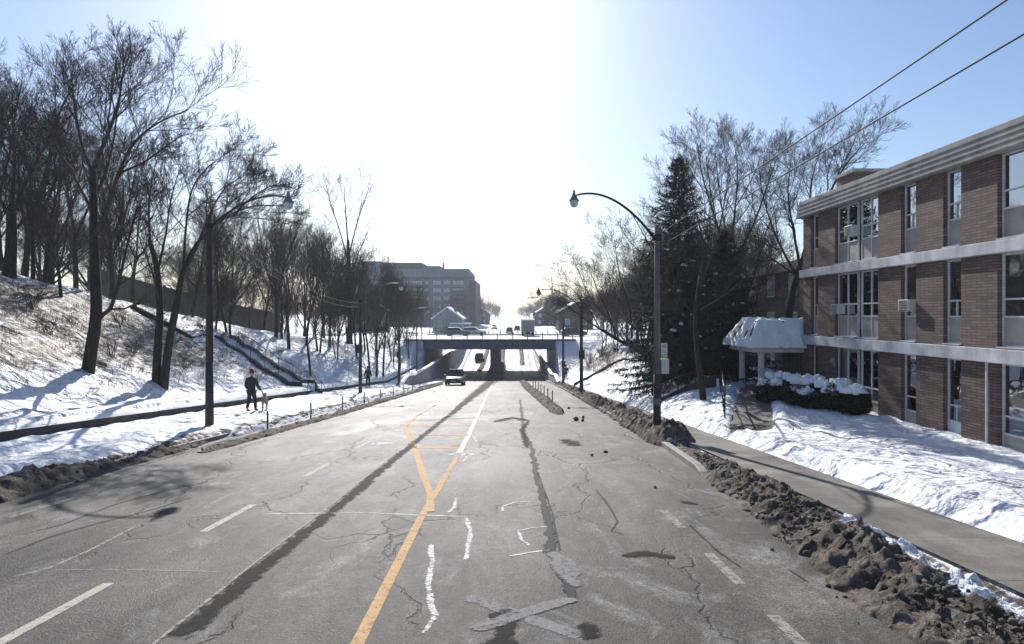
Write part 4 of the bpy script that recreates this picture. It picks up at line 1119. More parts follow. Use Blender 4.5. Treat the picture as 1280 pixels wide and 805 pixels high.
# -- the big tree low on the left bank
d = 25.8; b = at(108, 482, d); t = Tree(11, 1.08, .07)
t.stem(pixpts(b, d, [(106, 492, 0), (112, 450, 0), (120, 395, 0), (119, 345, .1), (118, 310, .2), (117, 262, .3), (116, 200, .4)]), .27, .13, 1.5)
t.stem(pixpts(b, d, [(119, 405, 0), (128, 394, -.3), (138, 385, -.6), (146, 362, -1.0), (152, 338, -1.2), (160, 300, -1.6), (172, 250, -2.)]), .10, .03, 1, True, .5, level=1)
t.stem(pixpts(b, d, [(138, 386, -.6), (155, 386, -1), (168, 380, -1.5), (176, 378, -1.8)]), .05, .015, 1, False, .5, level=3)
for lst, r0 in (([(116, 205, .4), (104, 172, .9), (96, 131, 1.6), (90, 80, 2.2), (93, 50, 2.4)], .085),
                ([(116, 200, .4), (136, 148, 0), (149, 103, -.2), (153, 72, -.3), (163, 38, -.4)], .10),
                ([(119, 292, .2), (136, 247, -.6), (149, 203, -1.3), (168, 163, -2.), (198, 136, -2.5), (236, 118, -3)], .10),
                ([(117, 262, .3), (105, 235, 1.2), (88, 200, 2.4), (70, 165, 3.2), (58, 120, 3.8)], .08),
                ([(118, 240, .3), (132, 205, 1.6), (142, 160, 3.0), (150, 110, 4.0), (178, 80, 4.6)], .075),
                ([(149, 205, -1.3), (180, 190, -1.5), (212, 165, -1.6), (232, 150, -1.7)], .05)):
    t.stem(pixpts(b, d, lst), r0, .016, 1, False, .22, level=1)
t.finish('large bare tree with a thick forking trunk low on the left bank', b)
# -- the two-stemmed tree to its right
d = 28.8; b = at(198, 496, d); t = Tree(12, 1.1, .05)
t.stem(pixpts(b, d, [(194, 505, 0), (197, 440, 0), (200, 385, 0), (196, 335, .1), (188, 302, .2)]), .21, .10, 1.4)
t.stem(pixpts(b, d, [(202, 505, 0), (211, 432, -.1), (221, 380, -.2), (229, 340, -.3), (248, 300, -.6)]), .20, .10, 1.4)
for lst, r0 in (([(188, 305, .2), (186, 260, .6), (190, 215, 1.2), (198, 180, 1.8)], .07), ([(197, 340, .1), (207, 290, -.4), (214, 240, -.8), (226, 195, -1.2)], .07),
                ([(229, 340, -.3), (232, 285, 0), (240, 228, .4), (262, 195, .8), (292, 172, 1.)], .075), ([(246, 303, -.6), (270, 275, -1.4), (296, 258, -2.2), (322, 250, -2.8), (356, 250, -3.2)], .07),
                ([(248, 300, -.6), (262, 262, -.8), (282, 225, -1), (312, 205, -1.2)], .06), ([(296, 258, -2.2), (318, 236, -2.5), (342, 222, -2.6), (352, 228, -2.7)], .035),
                ([(200, 380, 0), (190, 340, -.8), (176, 300, -1.5), (166, 260, -2)], .05), ([(246, 303, -.6), (262, 285, .6), (292, 255, 1.8), (330, 232, 2.6)], .05)):
    t.stem(pixpts(b, d, lst), r0, .015, 1, False, .2, level=1)
t.finish('bare tree with two leaning stems and a branch arching right over the lamp', b)
# -- the dark tree at the photo's left edge
d = 34; b = at(12, 346, d); t = Tree(13, 1.0, .06)
t.stem(pixpts(b, d, [(10, 352, 0), (13, 320, 0), (14, 285, 0), (14, 250, 0)]), .34, .2, 1.3)
for lst, r0 in (([(14, 255, 0), (18, 199, 0), (17, 140, 0), (28, 78, 0)], .12), ([(14, 262, 0), (40, 200, -1), (60, 158, -1.5), (79, 111, -2), (95, 80, -2)], .12), ([(14, 270, 0), (-10, 215, 1), (-25, 150, 1), (-20, 90, 1)], .11),
                ([(14, 290, 0), (40, 255, 2), (72, 215, 3), (100, 170, 4)], .08)):
    t.stem(pixpts(b, d, lst), r0, .02, 1, False, .22, level=1)
t.finish('thick dark bare tree at the left edge on top of the bank', b)
# -- a nearer tree whose twigs hang into the top left corner
d = 15.; b = Vector((-16.6, 15.5, T(-16.6, 15.5))); t = Tree(14, .85, .03)
t.stem([Vector((0, 0, -.4)), Vector((-.1, 0, 3)), Vector((.1, 0, 6)), Vector((.3, 0, 8.5))], .25, .12)
for lst, r0 in (([(.3, 0, 8.2), (1.5, -.6, 9.4), (2.9, -1.2, 9.9), (4.3, -1.6, 9.9)], .06), ([(.3, 0, 8.4), (-.4, .6, 10), (-.3, 1, 12)], .07), ([(.2, 0, 7.5), (-1.5, .4, 9), (-2.5, .6, 11)], .06)):
    t.stem([Vector(p) for p in lst], r0, .015, 1, False, .4, level=2)
t.finish('bare tree mostly outside the photo, twigs reaching into the top left corner', b)
# -- the tall pale leaning tree standing clear of the others
d = 74; X = (436 - 640) / 800 * d; b = Vector((X, d, T(X, d))); t = Tree(15, .8, .10, 1.)
t.stem(pixpts(b, d, [(437, 430, 0), (438, 380, 0), (436, 330, 0), (435, 300, 0)]), .3, .16)
for lst, r0 in (([(436, 330, 0), (425, 290, 0), (412, 250, 0), (408, 232, 0)], .1), ([(435, 305, 0), (432, 265, 1), (430, 232, 1)], .11), ([(436, 320, 0), (446, 280, -1), (456, 250, -1), (461, 235, -1)], .1), ([(437, 345, 0), (450, 312, 2), (462, 285, 2)], .07)):
    t.stem(pixpts(b, d, lst), r0, .03, 1, False, .3, level=1)
t.finish('tall slender bare tree rising clear above the left thicket', b)

# -- right side
d = 26; b = at(881, 517, d); t = Tree(21, 1.1, .07)
t.stem(pixpts(b, d, [(882, 524, 0), (877, 480, 0), (872, 440, 0), (870, 395, 0), (876, 345, .2)]), .15, .085, 1.3)
for lst, r0 in (([(876, 348, .2), (878, 300, .5), (866, 250, .8), (858, 200, 1)], .05), ([(874, 360, .1), (893, 310, 0), (905, 255, -.3), (912, 205, -.5)], .055), ([(871, 400, 0), (845, 365, -.4), (815, 330, -.8), (785, 300, -1)], .045),
                ([(871, 390, 0), (905, 370, -.6), (935, 345, -1), (960, 330, -1.2)], .04), ([(871, 410, 0), (846, 385, .8), (812, 368, 1.2)], .035)):
    t.stem(pixpts(b, d, lst), r0, .012, 1, False, .25, level=2)
t.finish('slim bare tree on the snow mound between entrance path and spruce', b)
d = 33; b = Vector((14.1, 33, T(14.1, 33))); t = Tree(22, 1.08, .05)
t.stem([Vector((0, 0, -.4))] + pixpts(b, d, [(984, 430, 0), (986, 400, 0), (991, 365, 0), (1000, 330, 0)]), .24, .14)
for lst, r0 in (([(1000, 332, 0), (992, 290, .5), (985, 240, 1), (990, 195, 1.2)], .09), ([(999, 335, 0), (1022, 285, -.5), (1040, 235, -1), (1062, 200, -1.3), (1082, 178, -1.5)], .09), ([(996, 345, 0), (972, 300, .3), (955, 250, .3), (948, 205, .2)], .08),
                ([(1030, 260, -.8), (1048, 218, -.5), (1058, 185, 0)], .05), ([(1000, 332, 0), (1012, 280, 1.5), (1015, 225, 2.5), (1028, 180, 3)], .07), ([(996, 345, 0), (960, 320, -1), (930, 300, -1.6)], .06)):
    t.stem(pixpts(b, d, lst), r0, .015, 1, False, .22, level=1)
t.finish('wide bare tree growing by the far end of the brick building', b)
d = 39; b = Vector((13.2, 39, T(13.2, 39))); t = Tree(23, 1.08, .06)
t.stem([Vector((0, 0, -.4))] + pixpts(b, d, [(912, 420, 0), (914, 370, 0), (910, 320, 0)]), .26, .15)
for lst, r0 in (([(910, 322, 0), (893, 270, 0), (878, 220, 0), (872, 180, 0)], .09), ([(911, 325, 0), (918, 270, .5), (922, 215, 1), (918, 182, 1)], .09), ([(912, 335, 0), (940, 285, -.6), (958, 235, -1), (972, 195, -1)], .09), ([(911, 345, 0), (880, 300, -1), (856, 265, -1.5), (842, 225, -2)], .08), ([(910, 330, 0), (905, 280, 2), (898, 230, 3), (894, 190, 3.5)], .08)):
    t.stem(pixpts(b, d, lst), r0, .018, 1, False, .22, level=1)
t.finish('tall bare tree with a broad crown behind the spruce', b)
# leaning tree whose limb arches out over the side strip
d = 44; b = Vector((9.6, 44, T(9.6, 44))); t = Tree(24, 1.1, .03)
t.stem([Vector((0, 0, -.4))] + pixpts(b, d, [(812, 452, 0), (800, 440, 0), (778, 428, -.2), (752, 412, -.4)]), .2, .1)
for lst, r0 in (([(754, 414, -.4), (730, 398, -.6), (706, 380, -.8), (686, 368, -1)], .08), ([(770, 424, -.2), (762, 395, .5), (748, 365, 1), (738, 340, 1)], .07), ([(790, 434, 0), (788, 390, 1), (775, 345, 1.5), (768, 300, 2)], .09), ([(750, 411, -.4), (735, 385, -.2), (716, 362, 0), (700, 352, 0)], .05),
                ([(802, 441, 0), (808, 390, .5), (800, 340, 1), (808, 290, 1)], .08), ([(785, 432, 0), (765, 405, -1), (738, 372, -1.8), (722, 335, -2.2)], .06)):
    t.stem(pixpts(b, d, lst), r0, .016, 1, False, .2, level=2 if r0 < .06 else 1)
t.finish('leaning bare tree arching a long low limb out over the right lanes', b)

# -- generic kinds, then copies
kinds = []
specs = [(31, 12, .22, .28, 4, .62, .96, .08), (32, 13, .2, .32, 3, .55, .96, .1), (33, 10, .16, .25, 5, .7, .96, .08), (34, 14, .26, .3, 4, .5, .93, .12), (35, 9, .15, .2, 3, .6, .93, .1, (0, 0), 3), (36, 11, .2, .22, 4, .75, .96, .06, (.12, 0), 2), (37, 12, .18, .42, 3, .55, 1.1, .1), (38, 8, .12, .22, 4, .65, .93, .1)]
protoH = [s[1] for s in specs]
for s in specs: kinds.append(generic(*s))
used = {}
def place_tree(k, x, y, H, label, group, rz=None, mats=('bark', 'twig'), sink=.1):
    sc = H / protoH[k]; z = T(x, y) - sink
    rz = rnd.uniform(0, 6.28) if rz is None else rz
    if k not in used:
        o = kinds[k].finish(label, (x, y, z), group, mats); o.rotation_euler = (0, 0, rz); o.scale = (sc,) * 3; used[k] = o
        KIDS[o] = [(c, []) for c in children_of(o)]
        return o
    return copy_tree(used[k], (x, y, z), rz, sc * rnd.uniform(.97, 1.03), label, group)
G = 'bare trees in the thicket on the left bank'
LT = 'bare grey brown tree in the dense thicket along the top of the left bank'
for (px, yy, H, k) in ((41, 36.8, 8, 6), (57, 37.2, 9.5, 1), (76, 34, 6.5, 7), (-20, 36, 12, 0), (30, 41, 12, 3), (95, 41, 11.5, 1), (140, 43, 10.5, 0), (5, 39, 12, 1), (66, 44, 12, 3), (118, 46, 11, 6), (165, 47, 9, 6), (-45, 31, 10, 2)):
    X = (px - 640) / 800 * yy; place_tree(k, X, yy, H, LT, G)
LU = 'bare multi stemmed tree standing midway up the left bank beside the stairway'
for (px, yy, H, k) in ((268, 48, 8.5, 4), (284, 49.5, 8.5, 5), (240, 50, 9, 6)):
    X = (px - 640) / 800 * yy; place_tree(k, X, yy, H, LU, 'bare trees beside the stairway')
LM = 'bare tree on the upper left bank between the stairway and the bridge'
for (px, yy, H, k) in ((345, 60, 10.5, 3), (352, 62, 10, 1), (361, 58, 10, 0), (330, 66, 10, 2), (388, 51, 7.5, 6), (383, 66, 10, 2), (398, 66, 10, 5), (412, 72, 10, 0), (422, 67, 8.5, 4), (446, 74, 9.5, 1), (462, 70, 9, 6), (471, 70.5, 9.5, 7), (479, 71, 9, 6), (456, 82, 10, 2), (470, 84, 10.5, 0), (490, 86, 9.5, 5), (500, 83, 9, 3), (434, 86, 11, 2), (405, 84, 12, 0), (380, 82, 11, 3), (512, 88, 8, 4), (355, 75, 11, 5)):
    X = (px - 640) / 800 * yy; o = place_tree(k, X, yy, H * 1.1, LM, 'bare trees between stairway and bridge'); o.scale = (o.scale.x * .86, o.scale.y * .86, o.scale.z * 1.08)
rr = random.Random(91)
for i in range(26):
    yy = 34 + 3.0 * i + rr.uniform(-1, 1); X = -rr.uniform(30, 46) - max(0, 50 - yy) * .2
    place_tree(rr.choice((0, 1, 2, 3, 5)), X, yy, rr.uniform(8, 11.5) if yy > 48 else rr.uniform(8.5, 11), 'bare tree in the backdrop behind the long dark wall on the left', 'bare trees behind the dark wall')
LR = 'bare tree in the thicket on the right bank before the bridge'
for (X, yy, H, k) in ((13.5, 48, 10, 0), (11.5, 50, 8.5, 2), (15, 54, 10, 3), (12, 57, 8.5, 1), (16.5, 60, 10, 5), (11.4, 63, 6.5, 7), (13, 66, 8, 2), (16, 70, 9, 0), (12, 73, 6.5, 4), (14, 78, 8, 1), (11.5, 82, 6, 7), (17, 84, 8.5, 3), (19, 64, 10, 1), (21, 76, 9, 2), (12.6, 86, 6.5, 6), (15.5, 44, 9.5, 5), (18, 49, 10, 2)):
    place_tree(k, X, yy, H, LR, 'bare trees on the right bank')
for i in range(18):
    yy = 40 + i * 2.8 + rr.uniform(-1, 1); X = rr.uniform(11.5, 19)
    place_tree(rr.choice((0, 1, 2, 3, 5)), X, yy, rr.uniform(7, 10.5), LR, 'bare trees on the right bank')
LF = 'hazy bare tree lining the far road beyond the bridge'
for i in range(64):
    s = -1 if i % 2 else 1; yy = 124 + i * 5.2 + rr.uniform(-3, 3)
    X = (-rr.uniform(15, 34) if s < 0 else rr.uniform(11, 34)) * (1 + max(0, yy - 250) / 900)
    if s < 0 and 146 < yy < 176 and X > -27: X -= 14
    if s > 0 and yy < 170: X = rr.uniform(9.5, 34)
    place_tree(rr.choice((0, 1, 2, 3, 4, 5)), X, yy, rr.uniform(6.5, 9.5) if yy < 230 else rr.uniform(9, 14), LF, 'hazy trees along the far road')
for i in range(40):
    s = -1 if i % 2 else 1; yy = 270 + i * 15; X = -2 + s * rr.uniform(10.5, 20)
    place_tree(rr.choice((0, 1, 2, 3, 5)), X, yy, rr.uniform(9, 15), LF, 'hazy trees along the far road')

LB = 'bare tree crowding the level ground beside and behind the bridge'
for i in range(46):
    s = -1 if i % 2 else 1; yy = rr.uniform(96, 150) if i % 4 < 2 else rr.uniform(120, 150)
    X = -rr.uniform(15.5, 46) if s < 0 else rr.uniform(9.8, 42)
    if 93 < yy < 119: yy = rr.uniform(119.5, 124)
    place_tree(rr.choice((0, 1, 2, 4, 5, 7)), X, yy, rr.uniform(5, 8.5), LB, 'bare trees around the bridge')
for i in range(14):
    yy = rr.uniform(84, 91); X = -rr.uniform(18, 44) if i % 3 else rr.uniform(13, 30)
    place_tree(rr.choice((2, 4, 5, 7)), X, yy, rr.uniform(5, 8), LB, 'bare trees around the bridge')
# ------------------------------------------------------------------ conifers
def conifer(seed, H, rad, loc, label, snowy=.007, z_open=.1):
    rn = random.Random(seed); tr = MB(); tr.tube([(0, 0, -.4), (0, 0, H * .5), (0, 0, H)], [H * .018, H * .011, .012], 8)
    cr = MB(); sn = MB(); z = H * z_open
    while z < H * .995:
        f = clamp((z / H - z_open) / (1 - z_open)); n = int(lerp(15, 5, f)); base = rad * (1 - f) ** .72 + .06
        for k in range(n):
            a = 2 * PI * (k + rn.random()) / n; L = base * rn.uniform(.68, 1.18); dr = lerp(-.42, .45, f ** 1.6) + rn.uniform(-.12, .12)
            m = 6; p = Vector((0, 0, z + rn.uniform(-.1, .1))); pts = [p]
            for i in range(m):
                t = i / m; dd = Vector((math.cos(a), math.sin(a), dr + .55 * t * t)).normalized(); p = p + dd * L / m; pts.append(p)
            tr.tube(pts, [.03 * (1 - i / (m + 1)) * (1 - f * .6) + .005 for i in range(m + 1)], 3, cap=False)
            nn = int(26 + 62 * L / rad)
            for q in range(nn):
                t = rn.uniform(.18, 1.); ff = t * m; i = min(int(ff), m - 1); c = pts[i].lerp(pts[i + 1], ff - i); ax = (pts[i + 1] - pts[i]).normalized()
                side = perp_dir(ax, rn.uniform(.5, 1.3), rn.uniform(0, 6.28)); side.z -= .35; side.normalize()
                l = rn.uniform(.16, .40) * (1.15 - .55 * t) * (.5 + .5 * L / rad) + .04; w = perp_dir(side, PI / 2, rn.uniform(0, 6.28)) * rn.uniform(.022, .05)
                e = c + side * l
                cr.add([c - w * .6, c + w * .6, e + w * .25 - Vector((0, 0, l * .15)), e - w * .25 - Vector((0, 0, l * .15))], [(0, 1, 2, 3)])
            if rn.random() < snowy * 12 and L > .3:
                t = rn.uniform(.55, .95); c = pts[int(t * m)]; r = rn.uniform(.06, .15)
                for q in range(3): lump(sn, (c.x + rn.uniform(-.12, .12), c.y + rn.uniform(-.12, .12), c.z + .05), r * rn.uniform(.5, 1.), rn.random() * 50)
        z += lerp(.30, .13, f) * (H / 11)
    r_ = thing('spruce_tree', label, 'tree', loc)
    tr.build('trunk', M['bark'], r_); c = cr.build('crown', M['needle'], r_)
    if sn.v: sn.build('snow_clumps', M['snow'], c)
    return r_
conifer(5, 11.6, 3.25, (8.5, 32.6, T(8.5, 32.6) - .1), 'tall dark spruce with a pointed top behind the near right lamp pole', z_open=.05)
conifer(6, 8.0, 2.75, (11.6, 35.0, T(11.6, 35) - .1), 'shorter dark spruce behind the entrance canopy', z_open=.05)
conifer(8, 5.6, 2.3, (9.9, 38.0, T(9.9, 38) - .1), 'small bushy spruce tucked between the two bigger spruces', z_open=.03)

# ------------------------------------------------------------------ brush and dead grass
def stalks(name, label, area, n, hmin, hmax, seed, dens):
    rn = random.Random(seed); mb = MB(); k = 0; tries = 0
    while k < n and tries < n * 6:
        tries += 1
        x = rn.uniform(area[0], area[1]); y = rn.uniform(area[2], area[3])
        if nz(x * .35, y * .35, 3.) * .8 + nz(x * 1.4, y * 1.4, 6.) * .5 + dens < rn.random(): continue
        z = T(x, y); k += 1
        for q in range(3):
            h = rn.uniform(hmin, hmax) * (.6 + .4 * rn.random()); a = rn.uniform(0, 6.28); ln = rn.uniform(.1, .9) * h
            xo = x + rn.gauss(0, .08); yo = y + rn.gauss(0, .08); w = Vector((math.sin(a), -math.cos(a), 0)) * rn.uniform(.004, .009) 
            p0 = Vector((xo, yo, z - .05)); p1 = p0 + Vector((math.cos(a) * ln * .35, math.sin(a) * ln * .35, h * .65)); p2 = p0 + Vector((math.cos(a) * ln, math.sin(a) * ln, h * (1 - .45 * ln / max(h, .01) * .5)))
            mb.add([p0 - w, p0 + w, p1 + w * .8, p1 - w * .8, p2], [(0, 1, 2, 3), (3, 2, 4)])
    o = mb.build(name, M['dry']); return tag(o, label, 'dead grass', kind='stuff')
stalks('dead_grass', 'tawny dead grass poking through the snow of the left bank', (-27, -15.6, 14, 52), 5200, .12, .5, 4, .32)
stalks('dead_grass', 'brown dead grass on the right bank before the bridge', (8.2, 13.5, 50, 88), 2200, .2, .7, 5, .45)
def shrub(seed, H, n):
    t = Tree(seed, .9, .05)
    for k in range(n):
        a = t.rn.uniform(0, 6.28); d = Vector((math.cos(a) * .55, math.sin(a) * .55, 1)).normalized()
        t.branch(Vector((t.rn.uniform(-.1, .1), t.rn.uniform(-.1, .1), -.05)), d, H * t.rn.uniform(.6, 1.), .014, 3)
    return t
sh = shrub(51, 1.5, 12)
first = None
for i, (px, py_d) in enumerate(((40, 30), (62, 28), (90, 30), (140, 29), (165, 31), (230, 33), (255, 44), (280, 45), (300, 46.5), (150, 35), (350, 52))):
    X = (px - 640) / 800 * py_d; X = min(X, -15.8); z = T(X, py_d) - .03
    lab = 'leafless twiggy shrub growing out of the snow on the left bank'
    if first is None:
        first = thing('shrub', lab, 'shrub', (X, py_d, z), group='leafless shrubs on the left bank')
        sh.crown.build('twigs', M['twig'], first); KIDS[first] = [(c, []) for c in children_of(first)]
    else: copy_tree(first, (X, py_d, z), rnd.uniform(0, 6), rnd.uniform(.4, .9), lab)
for i in range(12):
    X = rr.uniform(8.6, 12.5); yy = rr.uniform(52, 84); copy_tree(first, (X, yy, T(X, yy) - .03), rr.uniform(0, 6), rr.uniform(.7, 1.5), 'leafless brown shrub on the right bank before the bridge', 'leafless shrubs on the right bank')
# ------------------------------------------------------------------ long wall at the top of the left bank
lw = thing('boundary_wall', 'long dark board wall behind the trees at the top of the left bank', 'wall', (0, 0, 0))
pts = [(-31, 47), (-30.5, 56), (-30, 64), (-29.6, 72), (-29.2, 80)]
mb = MB(); cap = MB()
for p, q in zip(pts, pts[1:]):
    for (X0, Y0_), (X1, Y1_) in ((p, q),):
        za, zb = T(X0, Y0_) - .4, T(X1, Y1_) - .4; ta, tb = T(X0, Y0_) + 3.0, T(X1, Y1_) + 2.9
        mb.add([(X0, Y0_, za), (X1, Y1_, zb), (X1, Y1_, tb), (X0, Y0_, ta), (X0 - .2, Y0_, za), (X1 - .2, Y1_, zb), (X1 - .2, Y1_, tb), (X0 - .2, Y0_, ta)],
               [(0, 1, 2, 3), (5, 4, 7, 6), (3, 2, 6, 7), (0, 3, 7, 4), (1, 5, 6, 2)])
        cap.add([(X0 + .08, Y0_, ta + .004), (X1 + .08, Y1_, tb + .004), (X1 - .28, Y1_, tb + .004), (X0 - .28, Y0_, ta + .004), (X0 + .08, Y0_, ta + .12), (X1 + .08, Y1_, tb + .12), (X1 - .28, Y1_, tb + .12), (X0 - .28, Y0_, ta + .12)],
                [(3, 2, 1, 0), (4, 5, 6, 7), (0, 1, 5, 4), (2, 3, 7, 6)])
mb.build('boards', M['fence'], lw); cap.build('coping', M['fence'], lw)
for p in pts:
    mb = MB(); z = T(*p); mb.box(p[0] + .004, p[0] + .16, p[1] - .09, p[1] + .09, z - .4, z + 3.2); mb.build('post', M['fence'], lw)
lg = thing('fallen_log', 'dark snow dusted fallen log lying across the left bank below the wall', 'log', (0, 0, 0))
mb = MB(); P = [at(166, 384, 41), at(195, 393, 40.5), at(240, 415, 41.5)]; P = [Vector((p.x, p.y, T(p.x, p.y) + .12)) for p in P]; mb.tube(P, [.2, .17, .1], 8); mb.build('log_trunk', M['bark'], lg)
mb = MB()
for a, b_ in ((P[0], Vector((.9, .3, .9))), (P[1], Vector((1.2, -.3, .7))), (P[2], Vector((1., .2, .3)))): mb.tube([a, a + b_ * .6, a + b_ * 1.2 + Vector((0, 0, -.1))], [.05, .03, .012], 5)
mb.build('broken_branches', M['twig'], lg)

# ------------------------------------------------------------------ far buildings
ab = thing('apartment_block', 'pale blue grey seven storey apartment block beyond the bridge', 'building', (-38, 250, -2.5))
D = 250.
def FX(px, d=D): return (px - 640) / 800 * d
def FZ(py, d=D): return H0 - (py - 393) / 800 * d
def fbx(name, mat, x0, x1, y0, y1, z0, z1, parent=ab):
    mb = MB(); mb.box(x0 + 38, x1 + 38, y0 - D, y1 - D, z0 + 2.5, z1 + 2.5); return mb.build(name, mat, parent)
xa, xb = FX(447), FX(594)
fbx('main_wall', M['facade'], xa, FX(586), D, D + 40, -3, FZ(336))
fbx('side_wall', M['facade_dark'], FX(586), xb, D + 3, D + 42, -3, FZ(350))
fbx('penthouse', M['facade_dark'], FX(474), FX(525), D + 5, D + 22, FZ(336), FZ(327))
fbx('penthouse', M['facade'], FX(449), FX(474), D + 4, D + 22, FZ(336), FZ(325.5))
fbx('penthouse', M['facade'], FX(525), FX(548), D + 6, D + 20, FZ(336), FZ(331))
ch = fbx('roof_vent', M['dark_metal'], FX(550.5), FX(552.5), D + 8, D + 9, FZ(336), FZ(326))
for k in range(8):
    z0 = -1.5 + k * 3.05
    if z0 + 2.4 > FZ(339): break
    x = xa + 1.2; i = 0
    top = k >= 5
    while x < FX(584) - 3:
        wdt = (2.6, 4.2, 1.8, 3.4)[(i + (k % 2) * 0) % 4]
        if x + wdt > FX(585): break
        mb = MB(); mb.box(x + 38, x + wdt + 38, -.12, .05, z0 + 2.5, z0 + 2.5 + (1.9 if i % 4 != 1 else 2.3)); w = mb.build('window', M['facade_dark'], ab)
        mb = MB(); n = 2 if wdt < 3 else 3
        for q in range(n): mb.box(x + 38 + .12 + q * (wdt - .12) / n, x + 38 + (q + 1) * (wdt - .12) / n, -.2, -.121, z0 + 2.65, z0 + 2.5 + 1.75)
        mb.build('window_panes', M['block_glass'], w)
        if i % 4 == 1 and not top:
            mb = MB(); mb.box(x + 37.8, x + wdt + 38.2, -1.5, -.13, z0 + 2.3, z0 + 2.46); mb.box(x + 37.8, x + wdt + 38.2, -1.5, -1.42, z0 + 2.46, z0 + 3.4); mb.build('balcony', M['facade_dark'], w)
        x += wdt + (1.1, .7, 1.5, .9)[i % 4]; i += 1
fbx('floor_band', M['facade_dark'], FX(505), FX(594), D - .9, D + .02, FZ(349), FZ(346.5))

def gable_house(label, x, y, w, dpt, hw, hr, z, wallm, rz=0, chim=True, porch=False):
    r_ = thing('house', label, 'house', (x, y, z), rz)
    mb = MB(); mb.prism([(-w / 2, -.5), (w / 2, -.5), (w / 2, hw), (0, hw + hr - .1), (-w / 2, hw)], 'y', 0, dpt); recalc(mb.build('wall', M[wallm], r_))
    mb = MB(); e = .45
    for s in (-1, 1):
        a = (s * (w / 2 + e), hw - e * hr / (w / 2)); b_ = (0, hw + hr)
        mb.prism([a, b_, (0, hw + hr + .3), (s * (w / 2 + e), a[1] + .3)], 'y', -.5, dpt + .5)
    rf = recalc(mb.build('snowy_roof', M['snow'], r_))
    if chim:
        mb = MB(); mb.box(w * .18, w * .18 + .7, dpt * .4, dpt * .4 + .7, hw + hr * .3, hw + hr + .9); mb.build('chimney', M['brick'], rf)
    for (wx, wz) in ((-w * .25, 1.0), (w * .25, 1.0), (-w * .22, 3.7), (w * .22, 3.7)):
        if wz + 1.3 > hw + .4: continue
        mb = MB(); mb.box(wx - .55, wx + .55, -.06, .02, wz, wz + 1.4); wn = mb.build('window', M['frame'], r_)
        mb = MB(); mb.box(wx - .46, wx + .46, -.075, -.061, wz + .09, wz + 1.31); mb.build('window_pane', M['block_glass'], wn)
    mb = MB(); mb.box(-.5, .5, -.06, .02, 0, 2.1); mb.build('door', M['facade_dark'], r_)
    if porch:
        mb = MB(); mb.box(w * .1, w * .85, -2.2, -.01, 2.7, 3.05); mb.build('porch_roof', M['snow'], r_)
        for q in (.14, .8):
            mb = MB(); mb.box(w * q - .1, w * q + .1, -2.1, -1.9, -.5, 2.7); mb.build('porch_post', M['frame'], r_)
    return r_
gable_house('grey gabled house with snow on its roof beside the far road', -16.2, 160, 7.2, 10, 4.2, 2.6, T(-16.2, 160), 'siding', porch=True)
gable_house('dark brick gabled house low among the trees right of the far road', 15.0, 150, 8, 11, 4.0, 2.2, T(15, 150), 'brick')
gable_house('brick gabled house half hidden behind bare trees left of the bridge', -31, 140, 8, 10, 4.5, 2.6, T(-31, 140), 'brick', .2)
gable_house('dark brick house far along the right of the distant road', 15, 215, 8, 10, 4.5, 2.8, T(15, 215), 'brick', -.1)
gable_house('dark house at the right edge of the distant road', 13.5, 262, 9, 12, 5, 3, T(13.5, 262), 'facade_dark')
gable_house('dark gabled house farthest left along the distant road', -16, 320, 9, 12, 5.5, 3, T(-16, 320), 'facade_dark')
conifer(9, 9, 2.4, (11.2, 205, T(11.2, 205)), 'round dark evergreen beside the far road on the right', z_open=.06)

